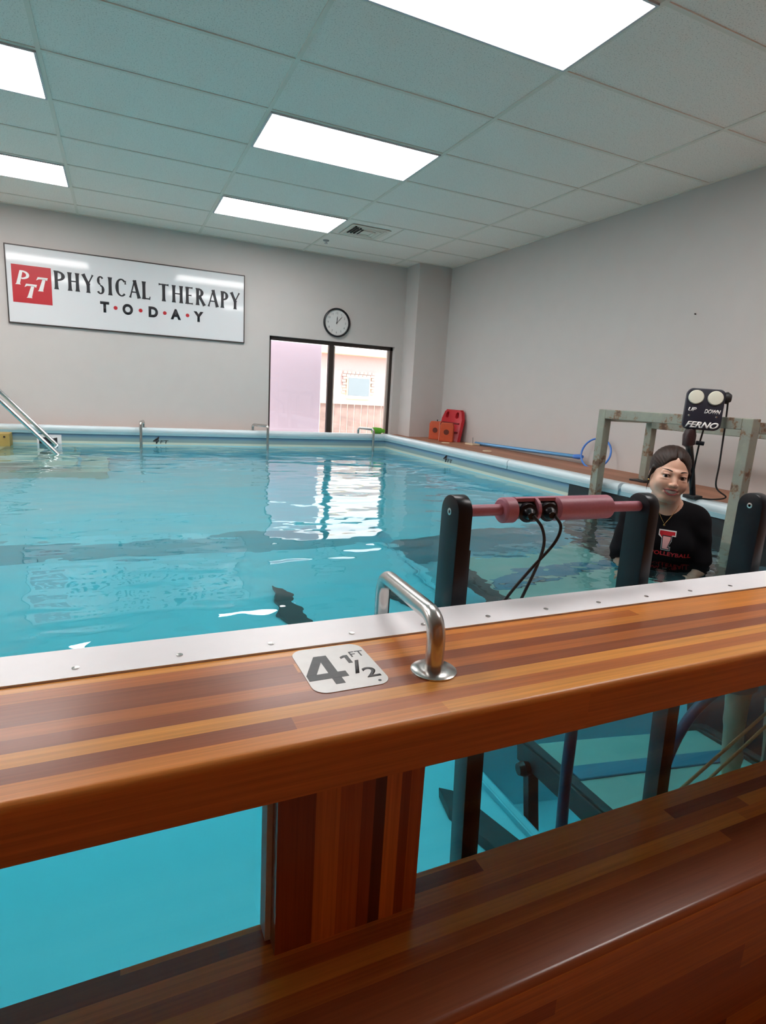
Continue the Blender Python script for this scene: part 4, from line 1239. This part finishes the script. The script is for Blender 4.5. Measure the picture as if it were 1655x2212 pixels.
def net_obj(name, parts, m, parent=None, smooth=1, mats=None):
    V_, F_ = [], []
    off = 0
    for v, f in parts:
        V_.append(v); F_.append(f + off); off += len(v)
    V_ = np.concatenate(V_); F_ = np.concatenate(F_)
    me = bpy.data.meshes.new(name)
    me.vertices.add(len(V_)); me.vertices.foreach_set('co', V_.astype(np.float32).ravel())
    me.loops.add(F_.size); me.loops.foreach_set('vertex_index', F_.astype(np.int32).ravel())
    me.polygons.add(len(F_)); me.polygons.foreach_set('loop_start', np.arange(0, F_.size, 4, dtype=np.int32))
    me.update(calc_edges=True); me.validate()
    bm = bmesh.new(); bm.from_mesh(me)
    for _ in range(smooth): bmesh.ops.smooth_vert(bm, verts=bm.verts[:], factor=.4, use_axis_x=True, use_axis_y=True, use_axis_z=True)
    bmesh.ops.recalc_face_normals(bm, faces=bm.faces[:])
    bm.to_mesh(me); bm.free()
    me.shade_smooth()
    me.materials.append(m)
    o = bpy.data.objects.new(name, me); COL.objects.link(o)
    if parent: o.parent = parent
    return o

def skin_mat():
    m, nt, b = _new('skin')
    N, L = nt.nodes, nt.links
    tc = N.new('ShaderNodeTexCoord')
    nz = N.new('ShaderNodeTexNoise'); nz.inputs['Scale'].default_value = 25; L.new(tc.outputs['Object'], nz.inputs['Vector'])
    col = N.new('ShaderNodeMix'); col.data_type = 'RGBA'
    col.inputs[6].default_value = (0.66, 0.385, 0.275, 1); col.inputs[7].default_value = (0.72, 0.43, 0.31, 1)
    L.new(nz.outputs['Fac'], col.inputs[0])
    out = col.outputs[2]
    # warm cheeks and nose tip
    for P, r, c_ in (((.040, -.066, -.036), .030, (0.70, 0.28, 0.21)), ((-.040, -.066, -.036), .030, (0.70, 0.28, 0.21)), ((0, -.106, -.034), .017, (0.60, 0.25, 0.19))):
        ds = N.new('ShaderNodeVectorMath'); ds.operation = 'DISTANCE'
        L.new(tc.outputs['Object'], ds.inputs[0]); ds.inputs[1].default_value = tuple(from_head(P)[0])
        mr = N.new('ShaderNodeMapRange'); mr.interpolation_type = 'SMOOTHSTEP'
        mr.inputs['From Min'].default_value = 0; mr.inputs['From Max'].default_value = r * HS
        mr.inputs['To Min'].default_value = .55; mr.inputs['To Max'].default_value = 0
        L.new(ds.outputs['Value'], mr.inputs['Value'])
        mx = N.new('ShaderNodeMix'); mx.data_type = 'RGBA'
        L.new(mr.outputs[0], mx.inputs[0]); L.new(out, mx.inputs[6]); mx.inputs[7].default_value = (*c_, 1)
        out = mx.outputs[2]
    L.new(out, b.inputs['Base Color'])
    b.inputs['Roughness'].default_value = 0.42
    b.inputs['Subsurface Weight'].default_value = 0.12
    b.inputs['Subsurface Radius'].default_value = (0.012, 0.004, 0.002)
    return m
M_skin = skin_mat()
def hair_mat():
    m, nt, b = _new('dark_brown_hair')
    N, L = nt.nodes, nt.links
    tc = N.new('ShaderNodeTexCoord')
    mp = N.new('ShaderNodeMapping'); mp.inputs['Scale'].default_value = (260, 26, 60)
    L.new(tc.outputs['Object'], mp.inputs[0])
    nz = N.new('ShaderNodeTexNoise'); nz.inputs['Scale'].default_value = 1.0; nz.inputs['Detail'].default_value = 3
    L.new(mp.outputs[0], nz.inputs['Vector'])
    cr = N.new('ShaderNodeValToRGB'); e = cr.color_ramp.elements
    e[0].position = .3; e[0].color = (0.010, 0.005, 0.003, 1); e[1].position = .7; e[1].color = (0.034, 0.015, 0.009, 1)
    L.new(nz.outputs['Fac'], cr.inputs[0]); L.new(cr.outputs[0], b.inputs['Base Color'])
    b.inputs['Roughness'].default_value = 0.5
    b.inputs['Specular IOR Level'].default_value = 0.3
    bp = N.new('ShaderNodeBump'); bp.inputs['Strength'].default_value = .4; bp.inputs['Distance'].default_value = .002
    L.new(nz.outputs['Fac'], bp.inputs['Height']); L.new(bp.outputs[0], b.inputs['Normal'])
    return m
M_hair = hair_mat()
M_shirt = mat('black_cotton', (0.007, 0.007, 0.009), 0.9, var=0.2, spec=0.15, bump=0.1, bscale=400)
M_shorts = mat('dark_shorts', (0.10, 0.10, 0.11), 0.8)
M_lip = mat('lips', (0.48, 0.12, 0.12), 0.35)
M_teeth = mat('teeth', (0.90, 0.87, 0.82), 0.2, var=0.02)
M_eye = mat('eye_white', (0.62, 0.58, 0.56), 0.15, var=0.01)
M_iris = mat('brown_iris', (0.018, 0.009, 0.006), 0.12)
M_brow = mat('eyebrow_hair', (0.045, 0.022, 0.015), 0.7)
M_mouth = mat('mouth_inside', (0.08, 0.012, 0.012), 0.6)
M_gold = mat('gold', (0.75, 0.50, 0.18), 0.25, metal=1.0)

BP = Vector((1.672, -4.898, -.268))
BYAW = math.radians(-50)
xs = var(-.42, .42, .011, -.10, .10, .009); ys = rng(-.34, .16, .010); zs = rng(-.01, 1.46, .010)
parts = [surface_net(body_f, xs, ys, zs)]
hx = rng(.070, .230, .0035); hy = rng(-.39, -.14, .0038); hz = rng(.70, .86, .0035)
v, f = surface_net(hand_f, hx, hy, hz)
parts.append((v, f)); parts.append((v * np.array([-1, 1, 1]), f[:, ::-1]))
def head_world(X, Y, Z): return head_f(*to_head(X, Y, Z)) * HS
parts.append(surface_net(head_world, rng(-.115, .115, .0026), rng(HC[1] - .15, HC[1] + .15, .0026), rng(HC[2] - .150, HC[2] + .16, .0026)))
person = net_obj('person', parts, M_skin, None, 1)
person.location = BP; person.rotation_euler = (0, 0, BYAW)
tag(person, 'smiling dark-haired person in a black t-shirt standing chest-deep in the pool', 'person')
hair = net_obj('hair', [surface_net(lambda X, Y, Z: hair_f(*to_head(X, Y, Z)) * HS, rng(-.14, .14, .003), rng(HC[1] - .15, HC[1] + .20, .003), rng(HC[2] - .12, HC[2] + .17, .003))], M_hair, person, 1)
net_obj('t_shirt', [surface_net(shirt_f, rng(-.34, .34, .007), rng(-.25, .13, .007), rng(.78, 1.40, .007))], M_shirt, person, 1)
net_obj('shorts', [surface_net(shorts_f, rng(-.21, .21, .010), rng(-.15, .15, .010), rng(.58, .95, .010))], M_shorts, person, 1)

def head_tube(pts, r, name, m_, n=10, flat=None):
    P = [Vector(p) for p in from_head(pts)]
    b = MB(); b.tube(P, [q * HS for q in r] if isinstance(r, (list, tuple)) else r * HS, n)
    me_o = b.build(name, m_, None, smooth=70)
    me_o.parent = person
    return me_o
def surf_y(x, z, fn, y0=-.20, y1=.0):
    """front surface of a field along +y"""
    a = np.full(np.shape(x), y0, float); n = 60
    res = np.full(np.shape(x), np.nan)
    st = (y1 - y0) / n
    y = a.copy(); done = np.zeros(np.shape(x), bool)
    prev = fn(x, y, z)
    for i in range(n):
        y2 = y + st; cur = fn(x, y2, z)
        hit = (~done) & (prev > 0) & (cur <= 0)
        tt = np.where(hit, prev / np.where(hit, prev - cur, 1), 0)
        res = np.where(hit, y + st * tt, res); done |= hit
        y, prev = y2, cur
    return res
# eyes
for s_ in (-1, 1):
    c_ = (s_ * .034, -.0705, -.0015)
    P = Vector(from_head(c_)[0])
    e_ = MB(); bmesh.ops.create_uvsphere(e_.bm, u_segments=20, v_segments=14, radius=.0132 * HS, matrix=Matrix.Translation(P))
    eo = e_.build('eye', M_eye, None, smooth=80); eo.parent = person
    # gaze goes to the camera: straight ahead of the body
    gz = Vector((math.sin(math.radians(2)), -math.cos(math.radians(2)), .02)).normalized()
    MB().lathe([(.0062 * HS, .0115 * HS), (.0058 * HS, .0124 * HS), (.003 * HS, .0135 * HS)], P, gz, 20).build('iris', M_iris, None, smooth=60).parent = eo
    # brows follow the skin
    bx = np.linspace(.016, .053, 12) * s_
    bz = .0215 + .0075 * np.sin(np.linspace(.15, 1.0, 12) * math.pi * .72) - .002
    by = surf_y(bx, bz, head_f, -.13, -.02)
    head_tube(np.stack([bx, by + .0002, bz], 1), [.0010, .0025, .0031, .0032, .0031, .0029, .0027, .0024, .0020, .0016, .0012, .0006], 'eyebrow', M_brow)
    lx = np.linspace(.0195, .0490, 10) * s_
    lz = .0018 + .0052 * np.sin(np.linspace(0, 1, 10) * math.pi)
    ly = surf_y(lx, lz, head_f, -.13, -.02)
    head_tube(np.stack([lx, np.fmin(ly, -.0795 + 5 * (np.abs(lx) - .034) ** 2) - .0006, lz - .0005], 1), [.0004] + [.0013] * 8 + [.0006], 'eyelash', M_iris)
# mouth
mx_ = np.linspace(-.0305, .0305, 21)
zc = -.0665 + 8 * mx_ ** 2
gap = .0088 * np.clip(1 - (np.abs(mx_) / .0298) ** 2.4, 0, 1)
def lip(sign, rr, name):
    z_ = zc + sign * (gap + .0022)
    y_ = surf_y(mx_, z_ + sign * .002, head_f, -.13, -.02)
    return head_tube(np.stack([mx_, y_ + .0012, z_], 1), list(rr * np.clip(1 - (np.abs(mx_) / .033) ** 3, .2, 1)), name, M_lip, 10)
lip(1, .0028, 'upper_lip'); lip(-1, .0038, 'lower_lip')
b = MB()
tx = np.linspace(-.024, .024, 11)
prev = None
for i in range(10):
    xa, xb = tx[i] + .0003, tx[i + 1] - .0003
    xm = (xa + xb) / 2
    yt = -.0905 + 14 * xm * xm
    zt = -.0665 + 8 * xm * xm
    hh = .0052 - .0018 * abs(xm) / .024
    co = from_head([(xa, yt, zt + .006), (xb, yt, zt + .006), (xb, yt, zt - hh), (xa, yt, zt - hh), (xa, yt + .004, zt + .006), (xb, yt + .004, zt + .006), (xb, yt + .004, zt - hh), (xa, yt + .004, zt - hh)])
    vs = [b.bm.verts.new(Vector(p)) for p in co]
    for q in ((0, 1, 2, 3), (4, 5, 6, 7), (0, 1, 5, 4), (2, 3, 7, 6), (0, 3, 7, 4), (1, 2, 6, 5)): b.bm.faces.new([vs[k] for k in q])
bmesh.ops.recalc_face_normals(b.bm, faces=b.bm.faces[:])
to = b.build('teeth', M_teeth, None, smooth=30); to.parent = person
bmk = MB(); 
co = from_head([(x, -.074, z) for x, z in [(.024 * math.cos(a), -.0655 + .008 * math.sin(a) + 3 * (.024 * math.cos(a)) ** 2) for a in np.linspace(0, 2 * math.pi, 17)[:-1]]])
vs = [bmk.bm.verts.new(Vector(p)) for p in co]; bmk.bm.faces.new(vs)
co2 = [bmk.bm.verts.new(Vector(p) + Vector((0, .004, 0))) for p in co]; bmk.bm.faces.new(co2)
for k in range(16): bmk.bm.faces.new((vs[k], vs[(k + 1) % 16], co2[(k + 1) % 16], co2[k]))
bmk.build('mouth_interior', M_mouth, None).parent = person
# gold ear stud and necklace
p_ = from_head([(-.080, -.002, -.036)])[0]
e_ = MB(); bmesh.ops.create_uvsphere(e_.bm, u_segments=12, v_segments=8, radius=.0045, matrix=Matrix.Translation(Vector(p_)))
e_.build('earring', M_gold, None, smooth=80).parent = person
def torso_or_shirt(X, Y, Z): return np.minimum(body_f(X, Y, Z), shirt_f(X, Y, Z))
nx = np.array([-.058, -.050, -.034, -.018, -.006, .0, .006, .018, .034, .050, .058])
nzz = np.array([1.375, 1.350, 1.318, 1.290, 1.271, 1.262, 1.271, 1.290, 1.318, 1.350, 1.375])
nyy = surf_y(nx, nzz, torso_or_shirt, -.30, .0)
P = [Vector((a, b_ - .001, c_)) for a, b_, c_ in zip(nx, nyy, nzz) if not math.isnan(b_)]
MB().tube(P, .0011, 6).build('necklace', M_gold, None, smooth=80).parent = person
MB().lathe([(.004, 0), (.005, .001), (.003, .002)], Vector((0, float(nyy[5]) - .002, 1.257)), (0, -1, 0), 12).build('pendant', M_gold, None).parent = person

# shirt print, laid on the chest
def shirt_print(name, polys_or_mesh, m_, x0, z0, sx, sz, lift, cuts=.006):
    if isinstance(polys_or_mesh, bpy.types.Mesh):
        bm_ = bmesh.new(); bm_.from_mesh(polys_or_mesh); bpy.data.meshes.remove(polys_or_mesh)
        xs_ = [v.co.x for v in bm_.verts]; ys_ = [v.co.y for v in bm_.verts]
        ax_, bx_, ay_, by_ = min(xs_), max(xs_), min(ys_), max(ys_)
        for v in bm_.verts: v.co = Vector((x0 + (v.co.x - ax_) / (bx_ - ax_) * sx, 0, z0 + (v.co.y - ay_) / (by_ - ay_) * sz))
    else:
        bm_ = bmesh.new()
        for poly in polys_or_mesh:
            bm_.faces.new([bm_.verts.new((x0 + p[0] * sx, 0, z0 + p[1] * sz)) for p in poly])
    bmesh.ops.triangulate(bm_, faces=bm_.faces[:])
    for _ in range(3):
        es_ = [e for e in bm_.edges if e.calc_length() > cuts]
        if not es_: break
        bmesh.ops.subdivide_edges(bm_, edges=es_, cuts=1)
        bmesh.ops.triangulate(bm_, faces=bm_.faces[:])
    X = np.array([v.co.x for v in bm_.verts]); Z = np.array([v.co.z for v in bm_.verts])
    Yv = surf_y(X, Z, shirt_f, -.30, .0)
    for v, y in zip(bm_.verts, Yv): v.co.y = float(y) - lift
    me = bpy.data.meshes.new(name); bm_.to_mesh(me); bm_.free(); me.materials.append(m_)
    o = bpy.data.objects.new(name, me); COL.objects.link(o); o.parent = person
    return o
def TT(grow):
    """interlocked double-T outline; grow thickens it for the border"""
    g = grow
    up_ = [(-.5 - g, 1 + g), (.5 + g, 1 + g), (.5 + g, .80 - g), (.30 - g * .2, .80 - g), (.30 - g * .2, .62 - g), (-.30 + g * .2, .62 - g), (-.30 + g * .2, .80 - g), (-.5 - g, .80 - g)]
    cross = [(-.27 - g, .74 + g), (.27 + g, .74 + g), (.27 + g, .54 - g), (.11 + g, .54 - g), (.11 + g, .14 + g), (.24 + g, .14 + g), (.24 + g, 0 - g), (-.24 - g, 0 - g), (-.24 - g, .14 + g), (-.11 - g, .14 + g), (-.11 - g, .54 - g), (-.27 - g, .54 - g)]
    return up_, cross
LX, LZ, LW, LH = .020, 1.140, .070, .092
a_, b2_ = TT(.05)
shirt_print('logo_border', [a_], M_lens, LX, LZ, LW, LH, .0020)
shirt_print('logo_border', [b2_], M_lens, LX, LZ, LW, LH, .0022)
a_, b2_ = TT(-.01)
shirt_print('logo_letter', [a_], M_red, LX, LZ, LW, LH, .0028)
shirt_print('logo_border', [TT(.025)[1]], M_blackm, LX, LZ, LW, LH, .0032)
shirt_print('logo_letter', [TT(-.03)[1]], mat('pale_pink_print', (0.75, 0.35, 0.33), 0.6), LX, LZ, LW, LH, .0038)
shirt_print('lettering', text_mesh('VOLLEYBALL', 1, .03, 0, 0, 1.05), mat('bright_red_print', (0.70, 0.02, 0.03), 0.6), -.048, 1.107, .185, .022, .0025)
